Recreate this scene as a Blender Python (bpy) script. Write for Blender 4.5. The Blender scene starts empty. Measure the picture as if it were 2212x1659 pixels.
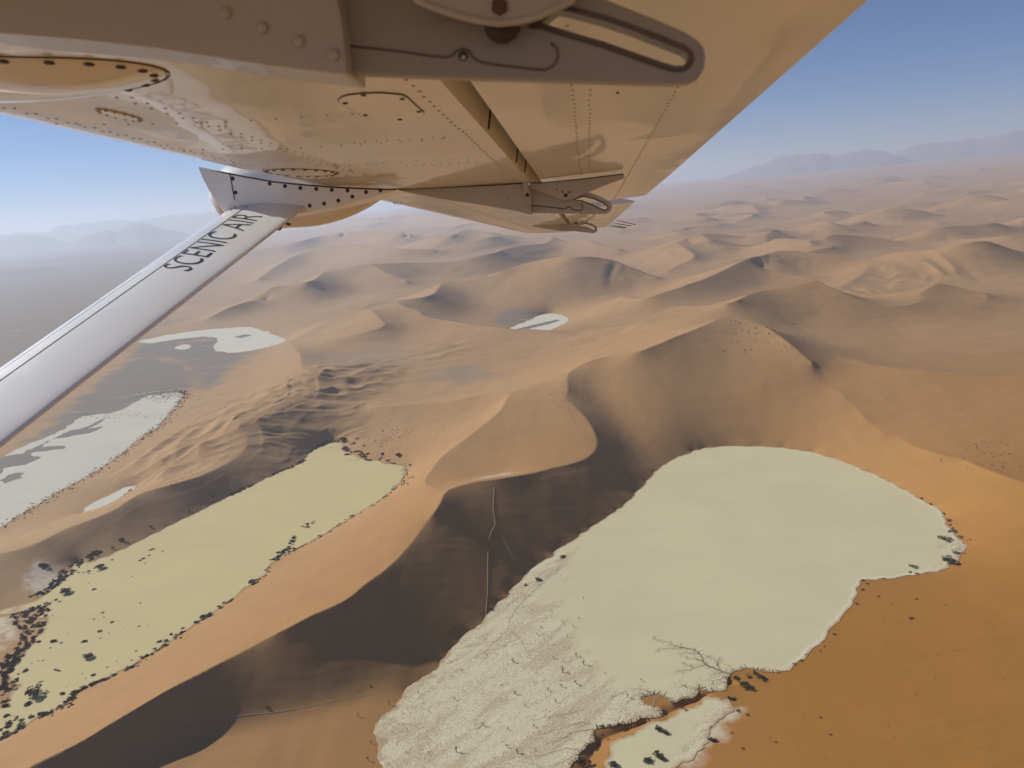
import bpy, bmesh, math, random
import numpy as np
from mathutils import Vector, Matrix, geometry, noise as mnoise

# ------------------------------------------------------------------ camera, sky, sun, exposure
scene = bpy.context.scene
col = scene.collection
CAM_H, FPX, PITCH, ROLL = 450.0, 1640.0, math.radians(-13.9), math.radians(5.3)
FWD = Vector((0, math.cos(PITCH), math.sin(PITCH)))
UP0 = Vector((0, -math.sin(PITCH), math.cos(PITCH)))
XR = Vector((1, 0, 0))
CR = XR * math.cos(ROLL) - UP0 * math.sin(ROLL)
CU = XR * math.sin(ROLL) + UP0 * math.cos(ROLL)
EYE = Vector((0, 0, CAM_H))
cam_data = bpy.data.cameras.new('camera')
cam = bpy.data.objects.new('camera', cam_data)
col.objects.link(cam)
M = Matrix((CR, CU, -FWD)).transposed().to_4x4()
M.translation = EYE
cam.matrix_world = M
cam_data.sensor_width = 36.0
cam_data.lens = 36.0 * FPX / 2212.0
cam_data.clip_start, cam_data.clip_end = 0.05, 300000.0
cam_data.dof.use_dof = True
cam_data.dof.focus_distance = 60.0
cam_data.dof.aperture_fstop = 9.0
scene.camera = cam

SUN_EL, SUN_AZ = math.radians(32.5), math.radians(-63)     # azimuth from +Y (view) towards +X; negative = left
world = bpy.data.worlds.new('World')
scene.world = world
world.use_nodes = True
wn = world.node_tree
bg = wn.nodes['Background']
sky = wn.nodes.new('ShaderNodeTexSky')
sky.sky_type = 'NISHITA'
sky.sun_disc = False
sky.sun_elevation = SUN_EL
sky.sun_rotation = SUN_AZ
sky.altitude = 0
sky.air_density = 0.7
sky.dust_density = 0.0
sky.ozone_density = 10.0
wn.links.new(sky.outputs[0], bg.inputs[0])
bg.inputs[1].default_value = 0.074
sd = bpy.data.lights.new('sun', 'SUN')
sd.energy = 5.0
sd.angle = math.radians(0.55)
sd.color = (1.0, 0.965, 0.915)
sun = bpy.data.objects.new('sun', sd)
col.objects.link(sun)
SDIR = Vector((math.sin(SUN_AZ) * math.cos(SUN_EL), math.cos(SUN_AZ) * math.cos(SUN_EL), math.sin(SUN_EL)))
sun.rotation_euler = SDIR.to_track_quat('Z', 'Y').to_euler()
sun.location = (-300, 200, 900)
vs = scene.view_settings
vs.view_transform = 'Standard'
vs.look = 'None'
vs.exposure = 0.05
vs.gamma = 1.0
vs.use_curve_mapping = False
scene.cycles.use_denoising = True
scene.cycles.max_bounces = 6
scene.cycles.volume_bounces = 3
scene.cycles.transparent_max_bounces = 8

# ------------------------------------------------------------------ helpers
def ray(px, py):
    px, py = float(px), float(py)
    return (px - 1106) / FPX * CR + (829.5 - py) / FPX * CU + FWD
def at(px, py, z=0.0):
    d = ray(px, py)
    return EYE + d * ((z - CAM_H) / d.z)
def tag(o, label=None, cat=None, group=None, kind=None):
    if label: o['label'] = label
    if cat: o['category'] = cat
    if group: o['group'] = group
    if kind: o['kind'] = kind
    return o
def link(name, me, parent=None, mat=None, smooth=False):
    o = bpy.data.objects.new(name, me)
    col.objects.link(o)
    if parent: o.parent = parent
    if mat and not me.materials: me.materials.append(mat)
    if smooth: me.shade_smooth()
    return o

def newmat(name):
    m = bpy.data.materials.new(name)
    m.use_nodes = True
    nt = m.node_tree
    return m, nt, nt.nodes['Principled BSDF']
def N(nt, typ, **kw):
    n = nt.nodes.new(typ)
    for k, v in kw.items():
        if k.startswith('i_'):
            key = k[2:]
            key = int(key) if key.isdigit() else key.replace('_', ' ')
            n.inputs[key].default_value = v
        else: setattr(n, k, v)
    return n
def ramp(nt, src, pts, interp='LINEAR'):
    r = nt.nodes.new('ShaderNodeValToRGB')
    r.color_ramp.interpolation = interp
    e = r.color_ramp.elements
    while len(e) < len(pts): e.new(0.5)
    for k, (p, c) in enumerate(pts):
        e[k].position = p
        e[k].color = (c, c, c, 1) if isinstance(c, (int, float)) else (*c, 1)
    nt.links.new(src, r.inputs[0])
    return r.outputs[0]
def mix(nt, fac, a, b, mode='MIX'):
    m = nt.nodes.new('ShaderNodeMix')
    m.data_type = 'RGBA'
    m.blend_type = mode
    for sock, v in ((m.inputs[0], fac), (m.inputs[6], a), (m.inputs[7], b)):
        if hasattr(v, 'is_linked'): nt.links.new(v, sock)
        elif isinstance(v, (int, float)): sock.default_value = v
        else: sock.default_value = (*v, 1)
    return m.outputs[2]
def math_n(nt, op, a, b=None):
    m = nt.nodes.new('ShaderNodeMath')
    m.operation = op
    for k, v in ((0, a), (1, b)):
        if v is None: continue
        if hasattr(v, 'is_linked'): nt.links.new(v, m.inputs[k])
        else: m.inputs[k].default_value = v
    return m.outputs[0]
def coords(nt, scale=(1, 1, 1), rot=(0, 0, 0)):
    g = nt.nodes.new('ShaderNodeNewGeometry')
    mp = nt.nodes.new('ShaderNodeMapping')
    mp.inputs['Scale'].default_value = scale
    mp.inputs['Rotation'].default_value = rot
    nt.links.new(g.outputs['Position'], mp.inputs[0])
    return mp.outputs[0]
def noise_n(nt, vec, scale, detail=4, rough=0.55, dist=0.0):
    n = N(nt, 'ShaderNodeTexNoise', i_Scale=scale, i_Detail=detail, i_Roughness=rough, i_Distortion=dist)
    nt.links.new(vec, n.inputs['Vector'])
    return n.outputs['Fac']

# numpy gradient noise
_rs = np.random.RandomState(7)
_perm = _rs.permutation(512)
_perm = np.concatenate([_perm, _perm, _perm])
_ang = _rs.rand(512) * 2 * np.pi
_gx, _gy = np.cos(_ang), np.sin(_ang)
def gnoise(x, y):
    xi, yi = np.floor(x).astype(np.int64), np.floor(y).astype(np.int64)
    fx, fy = x - xi, y - yi
    xi &= 511; yi &= 511
    def g(ix, iy, dx, dy):
        h = _perm[_perm[ix & 511] + (iy & 511)]
        return _gx[h] * dx + _gy[h] * dy
    u, v = fx * fx * fx * (fx * (fx * 6 - 15) + 10), fy * fy * fy * (fy * (fy * 6 - 15) + 10)
    a = g(xi, yi, fx, fy); b = g(xi + 1, yi, fx - 1, fy)
    c = g(xi, yi + 1, fx, fy - 1); d = g(xi + 1, yi + 1, fx - 1, fy - 1)
    return (a * (1 - u) + b * u) * (1 - v) + (c * (1 - u) + d * u) * v
def fbm(x, y, oct=3):
    s, a = 0, 1.0
    for k in range(oct):
        s = s + a * gnoise(x * 2 ** k + 17.3 * k, y * 2 ** k - 9.1 * k); a *= 0.5
    return s
def inside(poly, X, Y):
    p = np.asarray(poly)
    r = np.zeros(X.shape, bool)
    bb = (X > p[:, 0].min()) & (X < p[:, 0].max()) & (Y > p[:, 1].min()) & (Y < p[:, 1].max())
    if not bb.any(): return r
    x, y = X[bb], Y[bb]
    t = np.zeros(x.shape, bool)
    for (x0, y0), (x1, y1) in zip(p[:, :2], np.roll(p[:, :2], -1, 0)):
        if y0 == y1: continue
        c = ((y0 > y) != (y1 > y)) & (x < (x1 - x0) * (y - y0) / (y1 - y0) + x0)
        t ^= c
    r[bb] = t
    return r
def segdist(line, X, Y):
    p = np.asarray(line)[:, :2]
    best = np.full(X.shape, 1e18)
    for (x0, y0), (x1, y1) in zip(p[:-1], p[1:]):
        dx, dy = x1 - x0, y1 - y0
        L = dx * dx + dy * dy + 1e-9
        t = np.clip(((X - x0) * dx + (Y - y0) * dy) / L, 0, 1)
        best = np.minimum(best, (X - x0 - t * dx) ** 2 + (Y - y0 - t * dy) ** 2)
    return np.sqrt(best)
def catmull(pts, n=8, closed=False):
    p = np.asarray(pts, float)
    if closed: q = np.vstack([p[-1], p, p[0], p[1]])
    else: q = np.vstack([2 * p[0] - p[1], p, 2 * p[-1] - p[-2]])
    out = []
    for i in range(1, len(q) - 2):
        p0, p1, p2, p3 = q[i - 1:i + 3]
        t = np.linspace(0, 1, n, endpoint=False)[:, None]
        out.append(0.5 * ((2 * p1) + (-p0 + p2) * t + (2 * p0 - 5 * p1 + 4 * p2 - p3) * t ** 2 + (-p0 + 3 * p1 - 3 * p2 + p3) * t ** 3))
    if not closed: out.append(p[-1:])
    return np.vstack(out)
def W(pts):      # picture-read points with a height -> world points on the land
    return np.array([at(*p)[:] for p in pts])
def resample(line, step, closed=False):
    p = np.asarray(line, float)
    if closed: p = np.vstack([p, p[0]])
    d = np.concatenate([[0], np.cumsum(np.hypot(*(np.diff(p[:, :2], axis=0).T)))])
    s = np.linspace(0, d[-1], max(3, int(d[-1] / step)), endpoint=not closed)
    return np.stack([np.interp(s, d, p[:, k]) for k in range(p.shape[1])], 1)

# ------------------------------------------------------------------ the lie of the land: pans, crests, floors
def ragged(pts, step, amp, scale, seed, closed=True):
    c = resample(catmull(W([(x, y, 0) for x, y in pts]), 8, closed), step, closed)
    t = np.roll(c, -1, 0) - np.roll(c, 1, 0)
    n = np.stack([t[:, 1], -t[:, 0]], 1) / (np.hypot(t[:, 0], t[:, 1])[:, None] + 1e-9)
    k = fbm(c[:, 0] / scale + seed, c[:, 1] / scale - seed, 4) * amp
    c[:, :2] += n * k[:, None]
    return c[:, :2]
PAN_R = [(1413,1022),(1440,1000),(1480,981),(1530,967),(1600,964),(1660,966),(1720,971),(1780,984),(1840,1004),(1900,1030),(1940,1050),
  (1980,1073),(2010,1090),(2035,1106),(2047,1128),(2060,1150),(2080,1170),(2088,1186),(2074,1200),(2066,1216),(2050,1218),(2040,1230),(2000,1238),(1950,1246),(1900,1252),(1864,1255),
  (1850,1280),(1835,1310),(1815,1337),(1788,1370),(1760,1402),(1725,1432),(1703,1446),(1660,1452),(1620,1446),(1585,1450),(1572,1462),(1571,1480),(1556,1492),(1525,1494),
  (1508,1484),(1505,1500),(1480,1513),(1450,1520),(1434,1505),(1408,1500),(1385,1506),(1400,1520),(1428,1532),(1420,1548),(1380,1556),(1340,1566),(1292,1574),(1285,1592),(1268,1612),(1252,1640),(1232,1659),(1195,1720),
  (1000,1760),(850,1720),(825,1659),(815,1620),(809,1570),(832,1545),(858,1520),(872,1490),(905,1468),(935,1450),(952,1425),(990,1385),(1030,1350),(1070,1310),(1085,1295),(1120,1258),(1142,1230),(1168,1213),(1192,1204),(1198,1190),(1228,1172),(1262,1150),(1310,1117),(1350,1090),(1385,1052)]
PAN_S2 = [(1275,1700),(1300,1659),(1312,1628),(1340,1600),(1400,1566),(1450,1545),(1500,1522),(1545,1506),(1578,1512),(1580,1532),(1545,1562),(1528,1590),(1515,1620),(1495,1640),(1455,1659),(1420,1700)]
PAN_L = [(-40,1625),(0,1598),(32,1580),(75,1552),(130,1527),(172,1490),(220,1468),(262,1450),(330,1410),(390,1370),(450,1330),(500,1295),(540,1265),(566,1248),(592,1216),(640,1186),(690,1160),(740,1130),(790,1100),
  (830,1075),(858,1050),(874,1030),(879,1012),(866,1004),(835,1001),(812,994),(795,996),(775,988),(758,978),(745,974),(742,962),(732,955),(705,958),(678,972),(662,984),(655,996),(630,1010),(600,1022),(550,1046),(500,1070),(450,1095),(390,1125),(330,1155),
  (270,1185),(200,1213),(165,1213),(150,1238),(130,1258),(96,1286),(60,1304),(10,1316),(-30,1330),(30,1326),(90,1312),(112,1300),(95,1320),(75,1332),(100,1336),(98,1352),(75,1385),(52,1412),(30,1440),(22,1470),(40,1478),(25,1500),(0,1530),(-40,1545)]
PAN_W = [(-60,1180),(0,1140),(60,1102),(120,1067),(200,1022),(260,982),(300,950),(340,920),(370,890),(389,866),(393,850),(362,849),(320,855),(290,870),(258,887),(235,893),(200,896),(170,903),(140,925),(110,940),(60,960),(0,990),(-60,1010)]
PAN_F = [(300,738),(350,726),(400,718),(450,712),(500,708),(540,707),(575,716),(600,725),(621,735),(600,744),(560,754),(510,762),(472,759),(458,748),(470,737),(450,731),(400,737),(340,741)]
PAN_F2 = [(376,752),(392,745),(408,744),(412,750),(395,755)]
PAN_C = [(1106,708),(1135,695),(1165,681),(1200,678),(1227,687),(1222,697),(1200,708),(1180,716),(1130,716)]
PAN_S = [(177,1106),(190,1092),(230,1071),(270,1053),(292,1048),(290,1056),(260,1075),(225,1097),(195,1108)]
PANS = {'R': ragged(PAN_R, 3.0, 5.0, 18, 3), 'S2': ragged(PAN_S2, 2.5, 7.0, 14, 4), 'L': ragged(PAN_L, 3.0, 6.0, 14, 5),
        'W': ragged(PAN_W, 4.0, 9.0, 25, 6), 'F': ragged(PAN_F, 5.0, 16.0, 45, 8), 'F2': ragged(PAN_F2, 5.0, 12.0, 25, 9),
        'C': ragged(PAN_C, 5.0, 12.0, 40, 10), 'S': ragged(PAN_S, 2.5, 6.0, 18, 11)}

CREST, SOFT, SHOULDER, HOLD = [], [], [], []
def hold(*p): HOLD.append(p)
def shoulder(*p): SHOULDER.append(p)
def crest(*p): CREST.append(p)
def soft(*p): SOFT.append(p)
# main ridge between the two pans
crest((-160,1790,46),(-60,1728,47),(40,1672,48),(65,1657,48),(171,1603,49),(237,1564,49),(310,1522,50),(383,1479,50),(456,1442,51),(510,1415,54),(565,1384,58),(620,1357,63),(674,1329,66),(747,1295,68),(788,1262,68),(835,1227,67),(878,1184,68),(917,1133,71),(946,1094,76),(966,1059,79),
      (1013,1044,74),(1086,1033,69),(1150,1022,61),(1196,1011,55),(1250,997,50),(1280,978,49),(1289,957,51),(1283,931,58),(1265,902,66),(1243,880,73),(1221,862,80),(1227,840,89),(1225,822,96),(1227,810,101),
      (1240,796,107),(1269,782,115),(1323,767,125),(1349,762,130),(1382,757,136),(1421,742,144),(1459,727,151),(1508,708,158),(1547,690,163),(1575,680,164))
# west rim of the hanging bowl and edge of the middle basin
crest((966,1059,73.5),(941,1056,66),(918,1044,58),(921,1030,53),(935,1011,50),(948,993,49),(977,968,49),(1013,942,55),(1050,913,62),(1079,887,70),(1094,862,77),(1105,847,81))
crest((1225,822,96),(1189,829,91),(1150,838,86),(1105,847,81),(1050,854,71),(977,865,60),(904,873,50),(831,878,44),(795,877,40))
hold((1030,1030,50),(1045,1028,47),(1070,1024,45),(1100,1017,46),(1130,1008,48))
hold((1388,1000,9),(1372,972,17),(1351,938,29),(1330,906,42),(1309,877,56),(1285,848,72),(1262,823,87))
hold((1060,902,46),(1000,912,35),(957,916,27),(900,918,21),(840,916,17),(790,915,14))
hold((1450,690,102),(1399,703,84),(1338,731,66),(1265,756,50))
hold((600,655,32),(650,672,15),(700,668,14),(750,656,18),(800,641,30),(850,626,52))
hold((1735,697,97),(1800,713,88),(1880,722,82),(1950,708,80))
# right of the big face
shoulder((1575,680,164),(1640,700,153),(1700,738,135),(1752,783,108))
crest((1752,783,108),(1772,805,92),(1795,828,80),(1821,854,70),(1844,876,60),(1866,903,50),(1889,921,43),(1907,936,39),(1930,942,38),(1952,953,37),(1990,970,37),(2039,983,39),(2076,991,41),(2114,1008,43),(2162,1026,44),(2211,1041,45),(2300,1072,46),(2420,1130,46))
crest((1800,774,103),(1832,777,101),(1945,796,98),(2057,805,96),(2211,814,95),(2400,830,92),(2700,850,80))
hold((140,1750,18),(235,1698,17),(330,1645,15),(405,1602,13),(470,1582,11),(555,1563,9),(640,1541,7),(740,1516,5),(806,1494,3))
soft((1850,735,92),(1950,745,84),(2080,755,80),(2220,740,80),(2400,760,80))
soft((1950,690,82),(2080,700,78),(2200,690,78))
# second line of dunes on the right
crest((1592,648,158),(1627,633,160),(1665,623,160),(1726,614,165),(1760,605,170),(1795,620,156),(1841,641,136),(1898,660,116),(1936,662,112),(1974,656,112),(1988,648,113),(1988,635,116),(2009,620,120),(2026,612,122),(2065,618,112),(2108,629,104),(2131,637,100),(2127,650,97),(2100,664,95),(2070,667,96),(2032,656,104),(1995,640,115))
soft((2040,640,88),(2070,652,84))
crest((1592,648,158),(1566,657,152),(1535,660,146),(1459,663,138),(1421,677,128),(1382,697,112),(1342,716,92),(1269,742,70),(1196,763,54),(1140,775,44))
soft((1120,815,46),(900,830,34),(900,770,34),(760,800,36),(1010,790,36),(1100,760,38))
# left complex between the pans
crest((622,737,20),(640,755,40),(649,767,54),(652,796,60),(671,800,62),(655,822,62),(657,850,64),(631,868,66),(583,883,66),(554,890,64),(529,908,62),(516,919,60),(529,930,52),(534,949,43),(529,970,36),(510,989,32),(474,1010,32),(430,1029,34),(365,1047,38),(314,1062,37),(284,1076,37),(255,1096,34),(219,1114,32),(171,1132,31),(139,1143,30),(102,1163,29),(66,1178,28),(18,1193,27),(-40,1205,26),(-140,1250,26),(-300,1330,26))
soft((300,1040,8),(150,1110,6),(340,985,8),(430,915,8),(500,850,8))
# ridges behind the basin
crest((623,741,12),(667,712,40),(722,689,70),(780,665,96),(809,654,104),(853,649,104),(904,643,104),(933,636,106),(948,621,110),(955,612,112),(988,603,116),(1039,598,122),(1062,592,128),(1086,585,140),(1141,568,158),(1196,557,174),(1225,555,180),(1269,554,176),(1323,561,150),(1353,574,125),(1382,588,100),(1420,600,80))
crest((685,736,40),(740,727,52),(795,716,62),(831,703,72),(822,690,84),(800,668,98))
crest((853,649,104),(868,660,98),(904,672,84),(915,683,78),(959,691,70),(1013,700,66),(1086,709,63),(1159,712,60),(1214,718,56),(1260,722,50))
soft((1250,660,24),(1330,650,34),(1040,692,10))
soft((640,705,14),(690,682,22),(760,652,32),(850,632,50))
crest((540,650,30),(576,625,96),(623,614,112),(671,607,122),(689,596,124),(704,585,126),(740,579,132),(802,570,142),(904,567,122),(977,565,112),(1032,554,128),(1079,543,140),(1086,539,142),(1123,530,140),(1178,525,130),(1196,512,140),(1225,522,110),(1261,517,132),(1300,530,100),(1340,538,80))
crest((802,570,142),(831,588,104),(882,607,62))
soft((700,650,14),(620,655,12))
crest((430,700,6),(470,676,40),(520,655,62),(560,648,60),(576,652,40))
crest((560,600,40),(604,570,70),(649,547,110),(704,534,140),(777,528,150),(813,534,130),(868,537,116),(941,539,90))
crest((480,560,30),(576,537,90),(649,521,140),(704,508,170),(740,503,184),(813,501,170),(886,506,130),(920,512,60))
crest((868,532,70),(922,517,130),(977,508,160),(1013,495,176),(1068,508,130),(1141,523,60))
crest((941,539,80),(995,526,110),(1066,511,140),(1110,518,90),(1160,528,50))
crest((700,480,120),(800,478,170),(900,470,180),(1000,474,150),(1100,482,100))
# right middle distance
crest((1382,551,60),(1421,536,96),(1459,524,116),(1512,507,136),(1535,518,120),(1611,530,60))
crest((1459,524,116),(1500,552,80),(1470,570,56),(1440,588,44))
crest((1340,640,60),(1382,646,74),(1459,623,96),(1516,604,108),(1573,578,124),(1612,560,136),(1650,551,140),(1688,541,144),(1745,545,132),(1803,553,116),(1867,560,100),(1890,558,104),(1936,545,122),(2013,539,134),(2070,528,150),(2127,520,156),(2184,538,120),(2240,552,90))
crest((1890,558,104),(1860,593,84),(1814,620,72),(1790,640,66))
crest((1630,575,104),(1690,592,84),(1760,600,74),(1800,602,70))
# near right flank and the near flats
soft((2105,1150,5),(2211,1190,10),(2400,1300,14),(2700,1500,18))
soft((2000,1270,3),(2120,1330,6),(2211,1400,9),(2500,1600,14))
soft((1740,1480,2),(1860,1560,5),(2000,1659,8),(2300,1800,12))
soft((1600,1490,-2),(1640,1520,1),(1600,1659,4),(1560,1760,6))
shoulder((1580,1476,-3.5),(1530,1504,-4),(1480,1524,-4),(1420,1552,-4),(1350,1578,-4),(1300,1600,-4),(1275,1640,-4),(1250,1680,-4),(1200,1760,-4))
soft((560,1600,8),(680,1575,6),(760,1550,3),(790,1600,2),(640,1659,6),(500,1640,9),(400,1640,11),(500,1740,8))
soft((905,960,10),(840,965,8),(780,945,7),(700,935,9),(620,980,8))
soft((905,1000,8),(900,1030,14))
FLAT0 = [(-700,2000),(-200,1300),(0,1150),(200,1028),(300,956),(395,860),(440,830),(520,775),(590,745),(600,722),(540,704),(400,712),(330,700),(420,650),(470,600),(480,520),(300,540),(0,572),(-600,640),(-900,900)]
FLAT0_W = W([(x, y, 0) for x, y in FLAT0])[:, :2]

# ------------------------------------------------------------------ terrain sheet on a ring grid whose cells grow with distance
TH0, TH1, DT = -0.80, 0.80, 0.00235
R0, R1, R2 = 300.0, 6500.0, 62000.0
th = np.arange(TH0, TH1 + 1e-6, DT)
lr = np.concatenate([np.arange(math.log(R0), math.log(R1), DT), np.arange(math.log(R1), math.log(R2) + .005, 0.0056)])
NT, NR = len(th), len(lr)
TH, LR = np.meshgrid(th, lr)
RR = np.exp(LR)
GX, GY = RR * np.sin(TH), RR * np.cos(TH)
drow = np.gradient(lr)

def to_grid(p):
    x, y = p[:, 0], p[:, 1]
    return np.interp(np.log(np.hypot(x, y)), lr, np.arange(NR), left=-9, right=-9), (np.arctan2(x, y) - TH0) / DT
val = np.full((NR, NT), np.nan)
fix = np.zeros((NR, NT), bool)
snapd = np.full((NR, NT), 9.0)
SI, SJ = np.zeros((NR, NT)), np.zeros((NR, NT))
def dense(line, closed=False):
    gi, gj = to_grid(line)
    if closed:
        line = np.vstack([line, line[:1]]); gi = np.append(gi, gi[0]); gj = np.append(gj, gj[0])
    seg = np.maximum(np.abs(np.diff(gi)), np.abs(np.diff(gj)))
    d = np.concatenate([[0], np.cumsum(np.maximum(seg, 1e-6))])
    s = np.arange(0, d[-1], 0.2)
    return np.interp(s, d, gi), np.interp(s, d, gj), np.interp(s, d, line[:, 2])
def stamp(line, snap, closed=False):
    gi, gj, z = dense(line, closed)
    ri, rj = np.rint(gi).astype(int), np.rint(gj).astype(int)
    ok = (ri > 0) & (ri < NR - 1) & (rj > 0) & (rj < NT - 1)
    gi, gj, z, ri, rj = gi[ok], gj[ok], z[ok], ri[ok], rj[ok]
    d = (gi - ri) ** 2 + (gj - rj) ** 2
    seq = []                                     # nodes in order along the line, corners cut
    for k in range(len(ri)):
        if seq and ri[seq[-1]] == ri[k] and rj[seq[-1]] == rj[k]:
            if d[k] < d[seq[-1]]: seq[-1] = k
        else: seq.append(k)
    k = 1
    while k < len(seq) - 1:
        p0, p1 = seq[k - 1], seq[k + 1]
        if max(abs(ri[p0] - ri[p1]), abs(rj[p0] - rj[p1])) <= 1: del seq[k]; k = max(1, k - 1)
        else: k += 1
    for k in seq:
        i, j = ri[k], rj[k]
        if d[k] <= snapd[i, j]:
            val[i, j] = z[k]; fix[i, j] = True
            if snap: snapd[i, j] = d[k]; SI[i, j] = gi[k] - i; SJ[i, j] = gj[k] - j
rng = random.Random(5)
in_pan = np.zeros((NR, NT), bool)
for k, p in PANS.items():
    m = inside(p, GX, GY)
    in_pan |= m
    stamp(np.column_stack([p, np.full(len(p), -0.25)]), True, True)
    val[m & (snapd > 8)] = -1.0
    fix |= m
for l in SHOULDER: stamp(catmull(W(l), 8), False)
pre = fix.copy()
for l in HOLD: stamp(catmull(W(l), 8), False)
hold_nodes = fix & ~pre
CREST[0] = tuple((x, y, z * (.94 if k < 9 else .90 if k < 17 else .93 if k < 18 else 1)) for k, (x, y, z) in enumerate(CREST[0]))
CREST_W = [catmull(W(l), 10) for l in CREST]
for c in CREST_W:
    x, y = c[:, 0], c[:, 1]
    r = np.hypot(x, y)
    c[:, 2] += fbm(x / (0.03 * r + 20), y / (0.03 * r + 20), 2) * np.minimum(2.0, 0.02 * np.abs(c[:, 2]))
    stamp(c, True)
CONE = [c for c in CREST_W] + [catmull(W(l), 10) for l in SHOULDER]
# dunes too far off to be traced one by one: short wandering crests
frng = np.random.RandomState(11)
FARD = []
for k in range(330):
    r = math.exp(frng.uniform(math.log(3600), math.log(26000)))
    t = frng.uniform(-0.78, 0.78)
    if t < -0.13 and r < 9000 + 3000 * (t < -.3): continue
    if t < 0.18 and r < 7500: continue
    if t > 0.18 and r < 3600 + 900 * (t < .35): continue
    x, y = r * math.sin(t), r * math.cos(t)
    ang = frng.normal(0.5, 0.5) + (math.pi if frng.rand() < .5 else 0)
    n = frng.randint(5, 9)
    hmax = frng.uniform(25, 100) * (1 if t > -.13 else .55)
    pts = []
    for q in range(n):
        pts.append((x, y, hmax * math.sin(math.pi * (q + .6) / (n + .2)) * frng.uniform(.75, 1.1)))
        ang += frng.normal(0, 0.45)
        st = frng.uniform(90, 200) * (r / 6000) ** .4
        x += math.cos(ang) * st; y += math.sin(ang) * st
    FARD.append(catmull(pts, 8))

FL = inside(FLAT0_W, GX, GY)
h0 = np.where(FL, 0.0, 26.0)
far = np.clip((RR - 3000) / 5000, 0, 1)
leftw = 1 / (1 + np.exp((TH + 0.17) / 0.035))
h0 = np.where(FL, 0.0, (26 + 14 * far * fbm(GX / 1500, GY / 1500, 2)) * (1 - leftw * np.clip((RR - 2600) / 600, 0, 1)))
h0 = np.where((TH > .33) & (RR > 1500) & (RR < 3600), 72.0, h0)
SCREEN = np.interp(RR, [700, 1500, 3000, 9000, 30000], [170., 100., 60., 90., 300.])

def relax(h, fixm, v, h0, kx, kr, kap, it):
    den = 2 * kx + 2 * kr + kap
    for _ in range(it):
        p = np.pad(h, 1, mode='edge')
        n = (kx * (p[1:-1, :-2] + p[1:-1, 2:]) + kr * (p[:-2, 1:-1] + p[2:, 1:-1]) + kap * h0) / den
        h = h + 1.0 * (n - h)
        h[fixm] = v[fixm]
    return h
def down(a, w):
    n0, n1 = a.shape[0] // 2 * 2, a.shape[1] // 2 * 2
    a, w = a[:n0, :n1], w[:n0, :n1]
    s = sum(w[i::2, j::2] * a[i::2, j::2] for i in (0, 1) for j in (0, 1))
    c = sum(w[i::2, j::2] for i in (0, 1) for j in (0, 1))
    return s / np.maximum(c, 1e-9), c
def up2(a, shape):
    "double a grid with linear interpolation"
    for ax in (0, 1):
        q = np.pad(a, [(1, 1) if k == ax else (0, 0) for k in (0, 1)], mode='edge')
        sl = lambda s: tuple(s if k == ax else slice(None) for k in (0, 1))
        lo = .75 * a + .25 * q[sl(slice(0, -2))]; hi = .75 * a + .25 * q[sl(slice(2, None))]
        a = np.stack([lo, hi], ax + 1).reshape([lo.shape[k] * (2 if k == ax else 1) for k in (0, 1)])
    a = np.pad(a, ((0, max(0, shape[0] - a.shape[0])), (0, max(0, shape[1] - a.shape[1]))), mode='edge')
    return a[:shape[0], :shape[1]].copy()
def pyramid(v, f, h0, screen, n=6):
    L = [(np.nan_to_num(v), f.astype(float), h0, np.repeat(drow[:, None], NT, 1), RR / screen)]
    for k in range(n):
        v, f, hh, dr, rs = L[-1]
        v2, c2 = down(v, f)
        one = np.ones_like(hh)
        L.append((v2, (c2 > 0).astype(float), down(hh, one)[0], down(dr, one)[0] * 2, down(rs, one)[0]))
    return L
def solve(L, last, its):
    h = None
    for k in range(len(L) - 1, last - 1, -1):
        v, f, hh, dr, rs = L[k]
        dt = DT * 2 ** k
        h = hh.copy() if h is None else up2(h, v.shape)
        fm = f > 0
        h[fm] = v[fm]
        h = relax(h, fm, v, hh, 1 / dt ** 2, 1 / dr ** 2, rs ** 2, its)
    return h
# 1. the floor the dunes stand on: pans and interdune levels, smoothly joined
keep_val, keep_fix = val.copy(), fix.copy()
val = np.where(in_pan, -1.0, np.nan); fix = in_pan.copy(); keep_snap = snapd.copy(); snapd[:] = 9
for l in SOFT: stamp(catmull(W(l), 8), False)
LF = pyramid(val, fix, h0, 700.0 + 0 * RR)
floor2 = solve(LF, 2, 200)
val, fix, snapd = keep_val, keep_fix, keep_snap
fix_before = fix.copy()
for c in FARD:
    gi, gj = to_grid(c)
    ii = np.clip((gi / 4).astype(int), 0, floor2.shape[0] - 1); jj = np.clip((gj / 4).astype(int), 0, floor2.shape[1] - 1)
    c[:, 2] += floor2[ii, jj] + 3
    stamp(c, True); CONE.append(c)
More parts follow.
